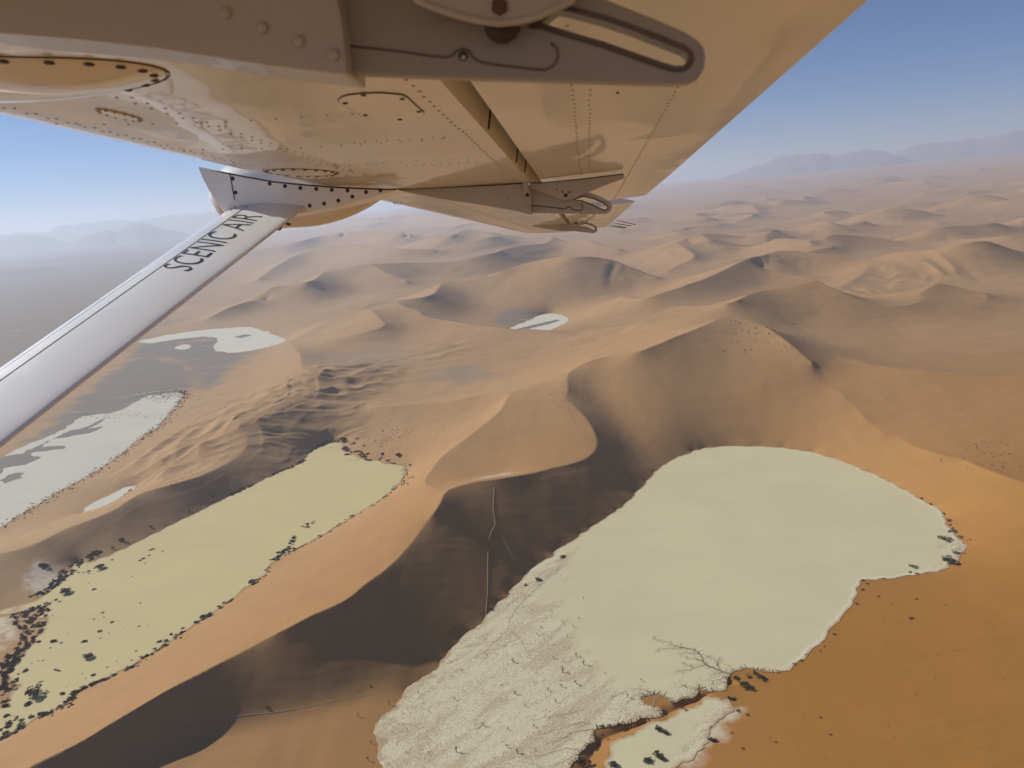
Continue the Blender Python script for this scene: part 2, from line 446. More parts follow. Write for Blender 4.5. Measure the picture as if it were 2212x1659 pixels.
# 2. dune bodies: sand falling from every crest, steeper on the lee (near right) side
X2, Y2 = down(down(GX, np.ones_like(GX))[0], np.ones((NR // 2, NT // 2)))[0], down(down(GY, np.ones_like(GX))[0], np.ones((NR // 2, NT // 2)))[0]
body = floor2[:X2.shape[0], :X2.shape[1]].copy()
fx, fy = X2.ravel(), Y2.ravel(); bf = body.ravel()
LEE = math.atan2(-0.62, 0.78)
for c in CONE:
    q = resample(c, max(15.0, 0.006 * math.hypot(c[:, 0].mean(), c[:, 1].mean())))
    rad = 3.2 * max(20.0, q[:, 2].max())
    s = np.where((fx > q[:, 0].min() - rad) & (fx < q[:, 0].max() + rad) & (fy > q[:, 1].min() - rad) & (fy < q[:, 1].max() + rad))[0]
    for k in range(0, len(s), 4000):
        ss = s[k:k + 4000]
        dx, dy = fx[ss][:, None] - q[:, 0], fy[ss][:, None] - q[:, 1]
        d = np.hypot(dx, dy)
        sl = 0.45 + 0.16 * np.cos(np.arctan2(dy, dx) - LEE)
        bf[ss] = np.maximum(bf[ss], (q[:, 2] - sl * d).max(1))
body = bf.reshape(body.shape)
hb = up2(up2(body, (NR // 2, NT // 2)), (NR, NT))
buried = fix & ~fix_before & (np.nan_to_num(val) < hb - 2.0)      # far crests swallowed by a taller neighbour
fix[buried] = False; snapd[buried] = 9.0; SI[buried] = 0; SJ[buried] = 0
# 3. sharp crests and pan shores held, the rest relaxed towards those bodies
h0 = hb
h = solve(pyramid(val, fix, hb, SCREEN), 0, 130)
HZ = h
# round off the slope feet: wind never leaves a sharp crease at the bottom of a face
zone_ = hold_nodes.copy()
for _ in range(16):
    q = np.pad(zone_, 1)
    zone_ = q[1:-1, 1:-1] | q[1:-1, :-2] | q[1:-1, 2:] | q[:-2, 1:-1] | q[2:, 1:-1]
zone_ &= ~((fix & ~hold_nodes) | in_pan)
for _ in range(90):
    q = np.pad(HZ, 1, mode='edge')
    HZ[zone_] = (.25 * (q[1:-1, :-2] + q[1:-1, 2:] + q[:-2, 1:-1] + q[2:, 1:-1]))[zone_]

# small superimposed dunes, ripples and hummocks
def blob(px, py, z, sx, sy, rot=0.0):
    c = at(px, py, z)
    dx, dy = GX - c.x, GY - c.y
    ca, sa = math.cos(rot), math.sin(rot)
    return np.exp(-((dx * ca + dy * sa) / sx) ** 2 - ((-dx * sa + dy * ca) / sy) ** 2)
def ridged(x, y, L, seed, stretch=2.0, rot=0.0):
    ca, sa = math.cos(rot), math.sin(rot)
    u, v = (x * ca + y * sa) / (L * stretch), (-x * sa + y * ca) / L
    wv = fbm(u * .6 + seed, v * .6 - seed, 2)
    n = gnoise(u + .5 * wv + seed, v + .9 * wv + seed * 2)
    m = gnoise(2.1 * u + seed, 2.1 * v + wv)
    return (1 - 2.2 * np.abs(n)) * .75 + (1 - 2.2 * np.abs(m)) * .25
near = RR < 4500
det = np.zeros_like(HZ)
flatten = np.clip(HZ / 6.0, 0, 1) * (~in_pan)
m1 = np.clip(blob(735, 825, 46, 125, 230, -.1) * 1.6, 0, 1)
det += m1 * 16.0 * ridged(GX, GY, 85, 3.1, 1.5, 0.25)
m2 = np.clip(blob(430, 950, 20, 120, 300, -.26) * 1.6, 0, 1)
det += m2 * 14.0 * ridged(GX, GY, 80, 8.7, 1.4, 0.9) * np.clip(HZ / 14, 0, 1)
m3 = blob(960, 745, 50, 90, 150) + .8 * blob(1290, 690, 70, 130, 220, .6)
det += np.minimum(m3, 1) * 8.0 * ridged(GX, GY, 85, 5.5, 2.0, 0.3)
m4 = blob(1680, 555, 130, 120, 120) + blob(1980, 570, 110, 180, 180) + blob(1850, 625, 80, 120, 120) + blob(1330, 575, 130, 130, 150)
det += np.minimum(m4, 1) * 9.0 * ridged(GX, GY, 95, 2.2, 2.4, 1.25)
m5 = np.clip(1.5 * blob(640, 950, 15, 120, 110, 0.2), 0, 1) * np.clip(HZ / 6, 0, 1)
det += m5 * 6.5 * ridged(GX, GY, 42, 6.6, 3.0, 0.35)
mfar = np.clip((RR - 2600) / 3000, 0, 1) * (1 - leftw)
det += mfar * (8.0 * ridged(GX, GY, 260, 9.4, 2.0, 0.5) + 5 * ridged(GX, GY, 700, 1.4, 1.6, .2))
det += flatten * (0.9 * fbm(GX / 60, GY / 95, 3) + 0.25 * ridged(GX, GY, 14, 4.4, 3.5, 0.2) * near)
det += np.clip(HZ / 40, 0, 1) * 2.5 * fbm(GX / 240, GY / 240, 2) * np.clip(RR / 1500, 0.3, 1)
guard = np.clip(np.where(fix & (snapd < 8), 0, 1), 0, 1)
prox = (snapd < 8).astype(float)
for _ in range(7):
    q = np.pad(prox, 1, mode='edge')
    prox = np.maximum(prox, .84 * np.maximum(np.maximum(q[1:-1, :-2], q[1:-1, 2:]), np.maximum(q[:-2, 1:-1], q[2:, 1:-1])))
HZ = HZ + np.where(in_pan, 0, det) * (1 - .9 * prox) * np.where(fix & ~in_pan & (np.abs(np.nan_to_num(val)) < .3), 0, 1)

# the plains climb towards the far escarpment
rise_t = np.clip((RR - 6000) / 32000, 0, 1)
HZ = HZ + (290 * (1 - leftw) + 150 * leftw) * rise_t * rise_t * (3 - 2 * rise_t)
hold_ = snapd < 8
for arr in (SI, SJ):
    keep = arr[hold_].copy()
    for _ in range(6):
        q = np.pad(arr, 1, mode='edge')
        arr[:] = .24 * (q[1:-1, :-2] + q[1:-1, 2:] + q[:-2, 1:-1] + q[2:, 1:-1])
        arr[hold_] = keep
iS = np.arange(NR)[:, None] + SI
jS = np.arange(NT)[None, :] + SJ
rS = np.exp(np.interp(iS, np.arange(NR), lr)); tS = TH0 + jS * DT
PX, PY = rS * np.sin(tS), rS * np.cos(tS)

# rest of the ring (behind the lens) and the middle, coarser
tb = np.linspace(TH1, TH0 + 2 * math.pi, 60)[1:-1]
sel = list(range(0, NR - 1, 24)) + [NR - 1]
verts = [np.column_stack([PX.ravel(), PY.ravel(), HZ.ravel()])]
TB, LB = np.meshgrid(tb, lr[sel])
BX, BY = np.exp(LB) * np.sin(TB), np.exp(LB) * np.cos(TB)
bw = np.clip(np.minimum(np.arange(len(tb)), np.arange(len(tb))[::-1]) / 6., 0, 1)[None, :]
edge = np.where(np.arange(len(tb))[None, :] < len(tb) / 2, HZ[sel, -1][:, None], HZ[sel, 0][:, None])
gen = 20 + 45 * np.maximum(0, ridged(BX, BY, 700, 3.3, 2.0, .4))
BZ = edge * (1 - bw) + gen * bw
verts.append(np.column_stack([BX.ravel(), BY.ravel(), BZ.ravel()]))
verts.append(np.array([[0, 0, 8.0]]))
nv0 = NR * NT
idx = np.arange(nv0).reshape(NR, NT)
a, b, c, d = idx[:-1, :-1], idx[:-1, 1:], idx[1:, 1:], idx[1:, :-1]
hz = HZ
dac = np.abs(hz[:-1, :-1] - hz[1:, 1:]); dbd = np.abs(hz[:-1, 1:] - hz[1:, :-1])
ac = (dac <= dbd)
t1 = np.where(ac[..., None], np.stack([a, c, b], -1), np.stack([a, d, b], -1))
t2 = np.where(ac[..., None], np.stack([a, d, c], -1), np.stack([b, d, c], -1))
tris = [t1.reshape(-1, 3), t2.reshape(-1, 3)]
nb = len(tb)
bi = nv0 + np.arange(len(sel) * nb).reshape(len(sel), nb)
ext = np.column_stack([idx[sel, -1], bi, idx[sel, 0]])
a, b, c, d = ext[:-1, :-1], ext[:-1, 1:], ext[1:, 1:], ext[1:, :-1]
tris += [np.stack([a, c, b], -1).reshape(-1, 3), np.stack([a, d, c], -1).reshape(-1, 3)]
ring = np.concatenate([idx[0, :], bi[0, :]])
ctr = nv0 + bi.size
tris.append(np.column_stack([np.full(len(ring), ctr), ring, np.roll(ring, -1)])[:, [0, 2, 1]])
verts = np.vstack(verts).astype(np.float32)
tris = np.vstack(tris).astype(np.int32)
def mesh_np(name, v, t):
    me = bpy.data.meshes.new(name)
    me.vertices.add(len(v)); me.vertices.foreach_set('co', np.ascontiguousarray(v, np.float32).ravel())
    me.loops.add(t.size); me.loops.foreach_set('vertex_index', np.ascontiguousarray(t, np.int32).ravel())
    me.polygons.add(len(t))
    me.polygons.foreach_set('loop_start', np.arange(0, t.size, 3, dtype=np.int32))
    me.update(calc_edges=True)
    return me
def fattr(me, name, arr):
    at_ = me.attributes.new(name, 'FLOAT', 'POINT')
    at_.data.foreach_set('value', np.ascontiguousarray(arr, np.float32))
land_me = mesh_np('sand_dunes', verts, tris)
land_me.shade_smooth()

def polymask(pts, soft_m, amp, z=0.0):
    p = W([(x, y, z) for x, y in pts])[:, :2]
    p = np.vstack([p, p[:1]])
    lo, hi = p.min(0) - 400, p.max(0) + 400
    out = np.zeros((NR, NT))
    bb = (GX > lo[0]) & (GX < hi[0]) & (GY > lo[1]) & (GY < hi[1])
    x, y = GX[bb], GY[bb]
    s = np.where(inside(p[:-1], x, y), 1, -1) * segdist(p, x, y) + amp * fbm(x / amp / 1.6, y / amp / 1.6, 4)
    out[bb] = np.clip(s / soft_m + .5, 0, 1)
    return out
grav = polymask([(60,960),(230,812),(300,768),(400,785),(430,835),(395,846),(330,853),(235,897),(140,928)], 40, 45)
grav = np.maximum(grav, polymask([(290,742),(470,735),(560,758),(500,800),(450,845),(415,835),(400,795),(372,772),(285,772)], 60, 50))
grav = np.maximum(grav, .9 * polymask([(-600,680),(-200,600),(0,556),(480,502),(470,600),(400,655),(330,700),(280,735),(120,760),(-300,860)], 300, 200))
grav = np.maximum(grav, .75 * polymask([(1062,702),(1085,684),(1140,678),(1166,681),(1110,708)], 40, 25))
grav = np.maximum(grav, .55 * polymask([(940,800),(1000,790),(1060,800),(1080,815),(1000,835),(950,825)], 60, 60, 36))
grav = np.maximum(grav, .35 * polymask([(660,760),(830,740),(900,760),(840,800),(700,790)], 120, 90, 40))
pale = .8 * polymask([(1035,1043),(1050,1026),(1085,1018),(1112,1020),(1105,1028),(1075,1034)], 26, 10, 57)
pale = np.maximum(pale, .9 * polymask([(55,1262),(85,1232),(120,1232),(140,1250),(90,1282),(65,1285)], 12, 9))
pale = np.maximum(pale, .9 * polymask([(-20,1340),(25,1335),(35,1380),(10,1400),(-20,1395)], 12, 12))
pale = np.maximum(pale, .8 * polymask([(1390,1640),(1470,1590),(1540,1560),(1580,1525),(1600,1530),(1560,1590),(1500,1655),(1430,1680)], 14, 14))
npad = len(verts) - nv0
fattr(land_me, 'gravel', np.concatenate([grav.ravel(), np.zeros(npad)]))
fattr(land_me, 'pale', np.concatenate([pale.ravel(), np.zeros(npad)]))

m, nt, bs = newmat('dune_sand')
v = coords(nt)
big = noise_n(nt, v, 0.0016, 3, .5, .4)
mid = noise_n(nt, v, 0.012, 5, .6, .8)
streak = noise_n(nt, coords(nt, (0.11, 0.012, 0.012), (0, 0, 0.1)), 1.0, 5, .6, .6)
windy = noise_n(nt, coords(nt, (0.008, 0.045, 0.03), (0, 0, 0.5)), 1.0, 7, .68, 1.2)
fine = noise_n(nt, v, 0.5, 3, .6)
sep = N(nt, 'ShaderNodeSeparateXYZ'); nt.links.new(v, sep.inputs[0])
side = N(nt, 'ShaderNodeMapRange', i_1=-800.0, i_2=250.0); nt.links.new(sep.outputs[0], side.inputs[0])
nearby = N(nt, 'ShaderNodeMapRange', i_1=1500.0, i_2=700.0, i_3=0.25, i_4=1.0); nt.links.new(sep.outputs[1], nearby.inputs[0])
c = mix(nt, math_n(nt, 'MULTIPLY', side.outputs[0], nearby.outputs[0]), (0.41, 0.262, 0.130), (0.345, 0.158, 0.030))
c = mix(nt, math_n(nt, 'MULTIPLY', ramp(nt, big, [(.35, 0), (.65, 1)]), .5), c, (0.92, 0.84, 0.76), 'MULTIPLY')
c = mix(nt, math_n(nt, 'MULTIPLY', ramp(nt, mid, [(.42, 0), (.75, 1)]), .20), c, (0.78, 0.74, 0.70), 'MULTIPLY')
c = mix(nt, math_n(nt, 'MULTIPLY', ramp(nt, streak, [(.45, 0), (.68, 1)]), .14), c, (0.78, 0.74, 0.70), 'MULTIPLY')
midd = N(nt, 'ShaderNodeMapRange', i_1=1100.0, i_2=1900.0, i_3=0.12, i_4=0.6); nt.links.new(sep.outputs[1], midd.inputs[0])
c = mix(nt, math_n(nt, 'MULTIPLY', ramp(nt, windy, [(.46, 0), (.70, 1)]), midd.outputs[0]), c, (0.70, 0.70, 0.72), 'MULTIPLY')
c = mix(nt, math_n(nt, 'MULTIPLY', ramp(nt, fine, [(.3, 0), (.8, 1)]), .25), c, (1.22, 1.22, 1.2), 'MULTIPLY')
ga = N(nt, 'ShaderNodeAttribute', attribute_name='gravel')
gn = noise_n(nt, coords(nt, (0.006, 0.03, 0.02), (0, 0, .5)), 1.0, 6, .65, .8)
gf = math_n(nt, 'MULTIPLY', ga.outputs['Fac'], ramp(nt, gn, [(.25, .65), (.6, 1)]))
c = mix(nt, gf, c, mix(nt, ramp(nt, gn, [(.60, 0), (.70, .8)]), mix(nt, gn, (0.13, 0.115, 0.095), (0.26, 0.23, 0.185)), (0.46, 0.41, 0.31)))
pa = N(nt, 'ShaderNodeAttribute', attribute_name='pale')
c = mix(nt, math_n(nt, 'MULTIPLY', pa.outputs['Fac'], ramp(nt, noise_n(nt, v, .05, 6, .7, 1.5), [(.35, 0.1), (.55, 1)])), c, (0.60, 0.52, 0.38))
nt.links.new(c, bs.inputs['Base Color'])
bs.inputs['Roughness'].default_value = 0.95
bs.inputs['Specular IOR Level'].default_value = 0.15
hsum = math_n(nt, 'ADD', math_n(nt, 'MULTIPLY', streak, .45), math_n(nt, 'ADD', math_n(nt, 'MULTIPLY', windy, .7), math_n(nt, 'MULTIPLY', fine, .15)))
bp = N(nt, 'ShaderNodeBump', i_Strength=0.2, i_Distance=1.0)
nt.links.new(hsum, bp.inputs['Height']); nt.links.new(bp.outputs[0], bs.inputs['Normal'])
SAND = m
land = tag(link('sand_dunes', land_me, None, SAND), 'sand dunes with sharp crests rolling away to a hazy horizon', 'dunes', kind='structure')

# height of the land at any point (used to stand things on it)
def ground(x, y):
    gi = float(np.interp(math.log(max(1.0, math.hypot(x, y))), lr, np.arange(NR)))
    gj = min(max((math.atan2(x, y) - TH0) / DT, 0), NT - 1.001)
    i, j = min(int(gi), NR - 2), int(gj)
    u, w = gi - i, gj - j
    return float((HZ[i, j] * (1 - u) + HZ[i + 1, j] * u) * (1 - w) + (HZ[i, j + 1] * (1 - u) + HZ[i + 1, j + 1] * u) * w)
_RS = np.exp(np.arange(math.log(320.0), math.log(40000.0), 0.003))
_GI = np.clip(np.interp(np.log(_RS), lr, np.arange(NR)), 0, NR - 1.001)
_I = _GI.astype(int); _U = _GI - _I
def drop(px, py):
    "where the line of sight through a picture point first meets the land"
    d = ray(px, py)
    d = d / math.hypot(d.x, d.y)
    gj = min(max((math.atan2(d.x, d.y) - TH0) / DT, 0), NT - 1.001)
    j = int(gj); w = gj - j
    c0 = HZ[_I, j] * (1 - w) + HZ[_I, j + 1] * w
    c1 = HZ[_I + 1, j] * (1 - w) + HZ[_I + 1, j + 1] * w
    g = c0 * (1 - _U) + c1 * _U
    z = CAM_H + d.z * _RS
    hit = np.argmax(z < g)
    if not z[hit] < g[hit]: return None
    k = max(hit - 1, 0)
    f = (z[k] - g[k]) / ((z[k] - g[k]) - (z[hit] - g[hit]) + 1e-9) if hit > k else 0
    r = _RS[k] + (_RS[hit] - _RS[k]) * f
    return Vector((d.x * r, d.y * r, max(float(g[k] + (g[hit] - g[k]) * f), -0.1)))

# ------------------------------------------------------------------ clay pans: flat sheets with their own outline and edge
def sheet(name, poly, z, step, skirt=2.5):
    p = [tuple(q) for q in poly]
    n = len(p)
    xs, ys = np.meshgrid(np.arange(poly[:, 0].min(), poly[:, 0].max(), step), np.arange(poly[:, 1].min(), poly[:, 1].max(), step))
    xs = xs + step * .5 * (np.arange(xs.shape[0]) % 2)[:, None]
    ins = inside(poly, xs, ys)
    x, y = xs[ins], ys[ins]
    d = segdist(np.vstack([poly, poly[:1]]), x, y)
    x, y = x[d > step * .35], y[d > step * .35]
    pts = [Vector(q) for q in p] + [Vector(q) for q in zip(x, y)]
    edges = [(i, (i + 1) % n) for i in range(n)]
    v, e, f, *_ = geometry.delaunay_2d_cdt(pts, edges, [], 1, 1e-4)
    V = np.array([(q.x, q.y, z) for q in v])
    cx = np.array([(V[g[0]] + V[g[1]] + V[g[2]]) / 3 for g in f])
    keep = inside(poly, cx[:, 0], cx[:, 1])
    F = np.array([g for g, k in zip(f, keep) if k and len(g) == 3], np.int32)
    A, B, C_ = V[F[:, 0]], V[F[:, 1]], V[F[:, 2]]
    flip = ((B[:, 0] - A[:, 0]) * (C_[:, 1] - A[:, 1]) - (B[:, 1] - A[:, 1]) * (C_[:, 0] - A[:, 0])) < 0
    F[flip] = F[flip][:, ::-1]
    ar = 0.5 * np.sum(poly[:, 0] * np.roll(poly[:, 1], -1) - np.roll(poly[:, 0], -1) * poly[:, 1])
    q = poly if ar > 0 else poly[::-1]
    cen = len(V)
    top = np.column_stack([q, np.full(n, z)]); bot = np.column_stack([q, np.full(n, z - skirt)])
    i = np.arange(n); j = (i + 1) % n
    S = np.vstack([np.column_stack([cen + n + i, cen + n + j, cen + j]), np.column_stack([cen + n + i, cen + j, cen + i])]).astype(np.int32)
    V = np.vstack([V, top, bot]); F = np.vstack([F, S])
    me = mesh_np(name, V, F)
    fattr(me, 'edge', segdist(np.vstack([poly, poly[:1]]), V[:, 0], V[:, 1]))
    return me, V
def sheet_attr(me, V, name, polys, soft_m, amp):
    r = np.zeros(len(V))
    for pts in polys:
        p = W([(x, y, 0) for x, y in pts])[:, :2]
        s = np.where(inside(p, V[:, 0], V[:, 1]), 1, -1) * segdist(np.vstack([p, p[:1]]), V[:, 0], V[:, 1])
        s = s + amp * fbm(V[:, 0] / amp / 1.5, V[:, 1] / amp / 1.5, 4)
        r = np.maximum(r, np.clip(s / soft_m + .5, 0, 1))
    fattr(me, name, r)

def pan_mat(name, base, fringe, crust_dark, fringe_w, crust=False, dark=None):
    m, nt, bs = newmat(name)
    v = coords(nt)
    e = N(nt, 'ShaderNodeAttribute', attribute_name='edge').outputs['Fac']
    n1 = noise_n(nt, v, .008, 4, .55, .6)
    n2 = noise_n(nt, v, .06, 6, .65, 1.0)
    n3 = noise_n(nt, v, .35, 4, .6)
    c = mix(nt, math_n(nt, 'MULTIPLY', ramp(nt, n1, [(.35, 0), (.65, 1)]), .7), base, tuple(x * k for x, k in zip(base, (.93, .91, .95))))
    c = mix(nt, math_n(nt, 'MULTIPLY', ramp(nt, noise_n(nt, coords(nt, (.004, .02, .02), (0, 0, .4)), 1.0, 6, .65, .8), [(.48, 0), (.7, 1)]), .35), c, tuple(x * .86 for x in base))
    c = mix(nt, math_n(nt, 'MULTIPLY', ramp(nt, n3, [(.45, 0), (.75, 1)]), .12), c, tuple(x * .8 for x in base))
    ew = math_n(nt, 'ADD', e, math_n(nt, 'MULTIPLY', math_n(nt, 'SUBTRACT', n2, .5), fringe_w * 2.2))
    ef = N(nt, 'ShaderNodeMapRange', i_1=fringe_w, i_2=fringe_w * .45); nt.links.new(ew, ef.inputs[0])
    rim = N(nt, 'ShaderNodeAttribute', attribute_name='rim').outputs['Fac']
    c = mix(nt, math_n(nt, 'MULTIPLY', ef.outputs[0], rim), c, fringe)
    hsum = math_n(nt, 'MULTIPLY', n3, .12)
    if crust:
        k = N(nt, 'ShaderNodeAttribute', attribute_name='crust').outputs['Fac']
        vv = coords(nt, (1, 1, 1), (0, 0, math.radians(-42)))
        mp = N(nt, 'ShaderNodeMapping'); mp.inputs['Scale'].default_value = (0.018, 0.062, 0.05); nt.links.new(vv, mp.inputs[0])
        mp.inputs['Scale'].default_value = (0.009, 0.030, 0.02)
        s1 = noise_n(nt, mp.outputs[0], 1.0, 6, .58, 1.4)
        s2 = noise_n(nt, mp.outputs[0], 1.6, 4, .5, 3.2)
        s3 = noise_n(nt, v, .03, 5, .55, 3.0)
        band = math_n(nt, 'SINE', math_n(nt, 'MULTIPLY', s2, 95.0))
        band3 = math_n(nt, 'SINE', math_n(nt, 'MULTIPLY', s3, 70.0))
        c2 = mix(nt, math_n(nt, 'MULTIPLY', ramp(nt, s1, [(.50, 0), (.60, 1)]), .55), (0.64, 0.57, 0.375), (0.46, 0.375, 0.225))
        gate = ramp(nt, s1, [(.36, .35), (.52, 1)])
        c2 = mix(nt, math_n(nt, 'MULTIPLY', gate, ramp(nt, band, [(.62, 0), (.94, .8)])), c2, (0.32, 0.24, 0.125))
        c2 = mix(nt, math_n(nt, 'MULTIPLY', gate, ramp(nt, band3, [(.70, 0), (.96, .8)])), c2, (0.29, 0.225, 0.14))
        c2 = mix(nt, ramp(nt, noise_n(nt, v, .05, 5, .6), [(.55, 0), (.75, .3)]), c2, (0.42, 0.335, 0.19))
        kk = ramp(nt, math_n(nt, 'ADD', k, math_n(nt, 'MULTIPLY', math_n(nt, 'SUBTRACT', s1, .5), .9)), [(.2, 0), (.85, 1)])
        c = mix(nt, kk, c, c2)
        hs = math_n(nt, 'MULTIPLY', math_n(nt, 'ADD', s1, math_n(nt, 'MULTIPLY', band, .10)), kk)
        hsum = math_n(nt, 'ADD', hsum, math_n(nt, 'MULTIPLY', hs, .7))
    if dark:
        k = N(nt, 'ShaderNodeAttribute', attribute_name='dark').outputs['Fac']
        sn = noise_n(nt, coords(nt, (.012, .05, .05), (0, 0, .55)), 1.0, 7, .68, 1.0)
        kk = ramp(nt, math_n(nt, 'ADD', k, math_n(nt, 'MULTIPLY', math_n(nt, 'SUBTRACT', sn, .5), 1.1)), [(.48, 0), (.56, 1)])
        c = mix(nt, kk, c, mix(nt, n3, (0.15, 0.13, 0.105), (0.25, 0.22, 0.18)))
    dr = N(nt, 'ShaderNodeMapRange', i_1=3.5, i_2=0.2); nt.links.new(math_n(nt, 'ADD', e, math_n(nt, 'MULTIPLY', math_n(nt, 'SUBTRACT', n2, .5), math_n(nt, 'ADD', 7.0, math_n(nt, 'MULTIPLY', N(nt, 'ShaderNodeAttribute', attribute_name='drift').outputs['Fac'], 60.0)))), dr.inputs[0])
    c = mix(nt, math_n(nt, 'MULTIPLY', dr.outputs[0], .75), c, (0.40, 0.26, 0.145))
    nt.links.new(c, bs.inputs['Base Color'])
    bs.inputs['Roughness'].default_value = .9
    bs.inputs['Specular IOR Level'].default_value = .15
    bp = N(nt, 'ShaderNodeBump', i_Strength=.55, i_Distance=1.0)
    nt.links.new(hsum, bp.inputs['Height']); nt.links.new(bp.outputs[0], bs.inputs['Normal'])
    return m
CLAY = pan_mat('khaki_clay', (0.585, 0.525, 0.31), (0.67, 0.60, 0.41), None, 7.0, crust=True)
MUD = pan_mat('muddy_water', (0.57, 0.475, 0.235), (0.50, 0.40, 0.25), None, 1.2)
SALT = pan_mat('pale_salt_clay', (0.57, 0.54, 0.42), (0.62, 0.575, 0.44), None, 4.0, dark=True)
SALT2 = pan_mat('white_clay', (0.63, 0.59, 0.46), (0.64, 0.6, 0.46), None, 3.0, dark=True)

me, V = sheet('clay_pan', PANS['R'], 0.12, 9, 4.5)
sheet_attr(me, V, 'crust', [[(760,1700),(800,1540),(900,1440),(1090,1270),(1200,1180),(1225,1190),(1215,1240),(1180,1300),(1230,1350),(1250,1420),(1330,1480),(1420,1500),(1500,1470),(1560,1470),(1600,1560),(1250,1760)],
            [(2040,1120),(2100,1160),(2095,1200),(2060,1230),(2000,1240),(2040,1215),(2050,1170)]], 45, 22)
sheet_attr(me, V, 'drift', [[(780,1700),(780,1500),(880,1430),(960,1400),(960,1480),(900,1560),(870,1640),(880,1720)]], 30, 12)
sheet_attr(me, V, 'rim', [[(1880,1010),(1960,1030),(2060,1080),(2140,1180),(2080,1260),(1900,1290),(1820,1420),(1700,1490),(1690,1420),(1780,1350),(1840,1240),(1960,1220),(2030,1190),(2010,1110)],[(1120,1240),(1180,1190),(1220,1190),(1190,1220),(1110,1300),(1050,1350),(1060,1300)]], 25, 8)
clay = tag(link('clay_pan', me, None, CLAY), 'broad khaki clay pan below the big dune, cracked and crusty at its near end', 'clay pan', kind='structure')
me, V = sheet('clay_pan', PANS['S2'], 0.12, 7, 4.0)
sheet_attr(me, V, 'crust', [[(1440,1700),(1460,1630),(1500,1570),(1560,1500),(1640,1490),(1600,1700)]], 20, 14)
tag(link('clay_pan', me, None, CLAY), 'small white clay flat across the sandy gully at the bottom edge', 'clay pan', kind='structure')
me, V = sheet('flooded_pan', PANS['L'], 0.10, 14, 1.0)
fattr(me, 'crust', np.zeros(len(V)))
mud = tag(link('flooded_pan', me, None, MUD), 'smooth yellow muddy pan dotted with dark bushes', 'clay pan', kind='structure')
me, V = sheet('salt_pan', PANS['W'], 0.12, 10, 1.0)
sheet_attr(me, V, 'dark', [[(135,940),(180,925),(222,905),(226,910),(180,930),(140,942)],[(-40,1005),(40,985),(100,955),(150,930),(226,921),(200,934),(150,943),(110,950),(60,985),(-40,1025)],[(50,972),(100,965),(145,962),(140,970),(90,976),(60,977)],
           [(-50,995),(40,980),(90,988),(60,1003),(0,1012),(-50,1020)],[(0,1040),(25,1022),(55,1020),(45,1034),(10,1044)],[(-40,1010),(10,1012),(0,1025),(-40,1030)]], 14, 10)
tag(link('salt_pan', me, None, SALT), 'long white salt pan with dark gravel tongues beyond the wing strut', 'clay pan', kind='structure')
for key, lab, dk in (('F', 'far white pan at the foot of a pointed pale slope', [[(330,741),(380,733),(440,727),(470,730),(462,745),(440,745),(360,745)],[(505,728),(530,722),(545,724),(520,731)]]),
                     ('F2', 'tiny white clay patch in the dark plain beside the far white pan', []),
                     ('C', 'white clay patch cupped between dunes in the middle distance', [[(1110,712),(1160,700),(1205,690),(1210,693),(1170,704),(1130,714)]]),
                     ('S', 'narrow white clay strip in a hollow of the left dune', [[(255,1080),(285,1052),(296,1050),(262,1082)]])):
    me, V = sheet('white_pan', PANS[key], 0.12, 8, 1.0)
    sheet_attr(me, V, 'dark', dk, 12, 8)
    tag(link('white_pan', me, None, SALT2), lab, 'clay pan', kind='structure')

# ------------------------------------------------------------------ mountains on the horizon
def mountain(name, prof, dist, base_z, label, rough, seed):
    "a real massif: crest line with flanks falling to the plain on both sides"
    p = np.array([(at_dir.x, at_dir.y, zz) for at_dir, zz in ((EYE + ray(x, y) * (dist / math.hypot(*ray(x, y)[:2])), None) for x, y in prof)], dtype=object)
    pts = []
    for x, y in prof:
        d = ray(x, y); q = EYE + d * (dist / math.hypot(d.x, d.y)); pts.append((q.x, q.y, q.z))
    cr = resample(catmull(pts, 6), dist * .0022)
    n = len(cr); R_ = 17
    t = np.linspace(-1, 1, R_)
    rad = cr[:, :2] / np.hypot(cr[:, 0], cr[:, 1])[:, None]
    half = 1500 + 3.0 * np.maximum(cr[:, 2] - base_z, 0)
    X = cr[:, 0][:, None] + rad[:, 0][:, None] * t * half[:, None]
    Y = cr[:, 1][:, None] + rad[:, 1][:, None] * t * half[:, None]
    fall = (1 - np.abs(t)) ** 1.25
    Hh = np.maximum(cr[:, 2] - base_z, 0)
    rg = 1 - 2 * np.abs(gnoise(X / 900 + seed, Y / 900)) + .5 * (1 - 2 * np.abs(gnoise(X / 380, Y / 380 + seed)))
    Z = base_z - 30 + (Hh[:, None] + 30) * fall + rough * rg * fall * np.minimum(1, Hh[:, None] / 150)
    idx = np.arange(n * R_).reshape(n, R_)
    a, b, c, d = idx[:-1, :-1], idx[1:, :-1], idx[1:, 1:], idx[:-1, 1:]
    F = np.vstack([np.stack([a, b, c], -1).reshape(-1, 3), np.stack([a, c, d], -1).reshape(-1, 3)])
    V = np.column_stack([X.ravel(), Y.ravel(), Z.ravel()])
    me = mesh_np(name, V, F); me.shade_smooth()
    return tag(link(name, me, None, ROCK), label, 'mountains', kind='structure')
m, nt, bs = newmat('mountain_rock')
nn = noise_n(nt, coords(nt), .002, 6, .65)
nt.links.new(mix(nt, nn, (0.10, 0.075, 0.06), (0.22, 0.17, 0.13)), bs.inputs['Base Color'])
bs.inputs['Roughness'].default_value = .95
ROCK = m
mountain('mountains', [(1530,402),(1560,392),(1600,378),(1627,366),(1665,352),(1690,344),(1707,340),(1735,341),(1764,335),(1785,341),(1799,345),(1815,338),(1833,332),(1855,334),(1879,331),(1917,335),(1940,340),(1960,350),(1990,362)], 32000, 20, 'low blue mountains on the horizon right of the wing', 110, 1)
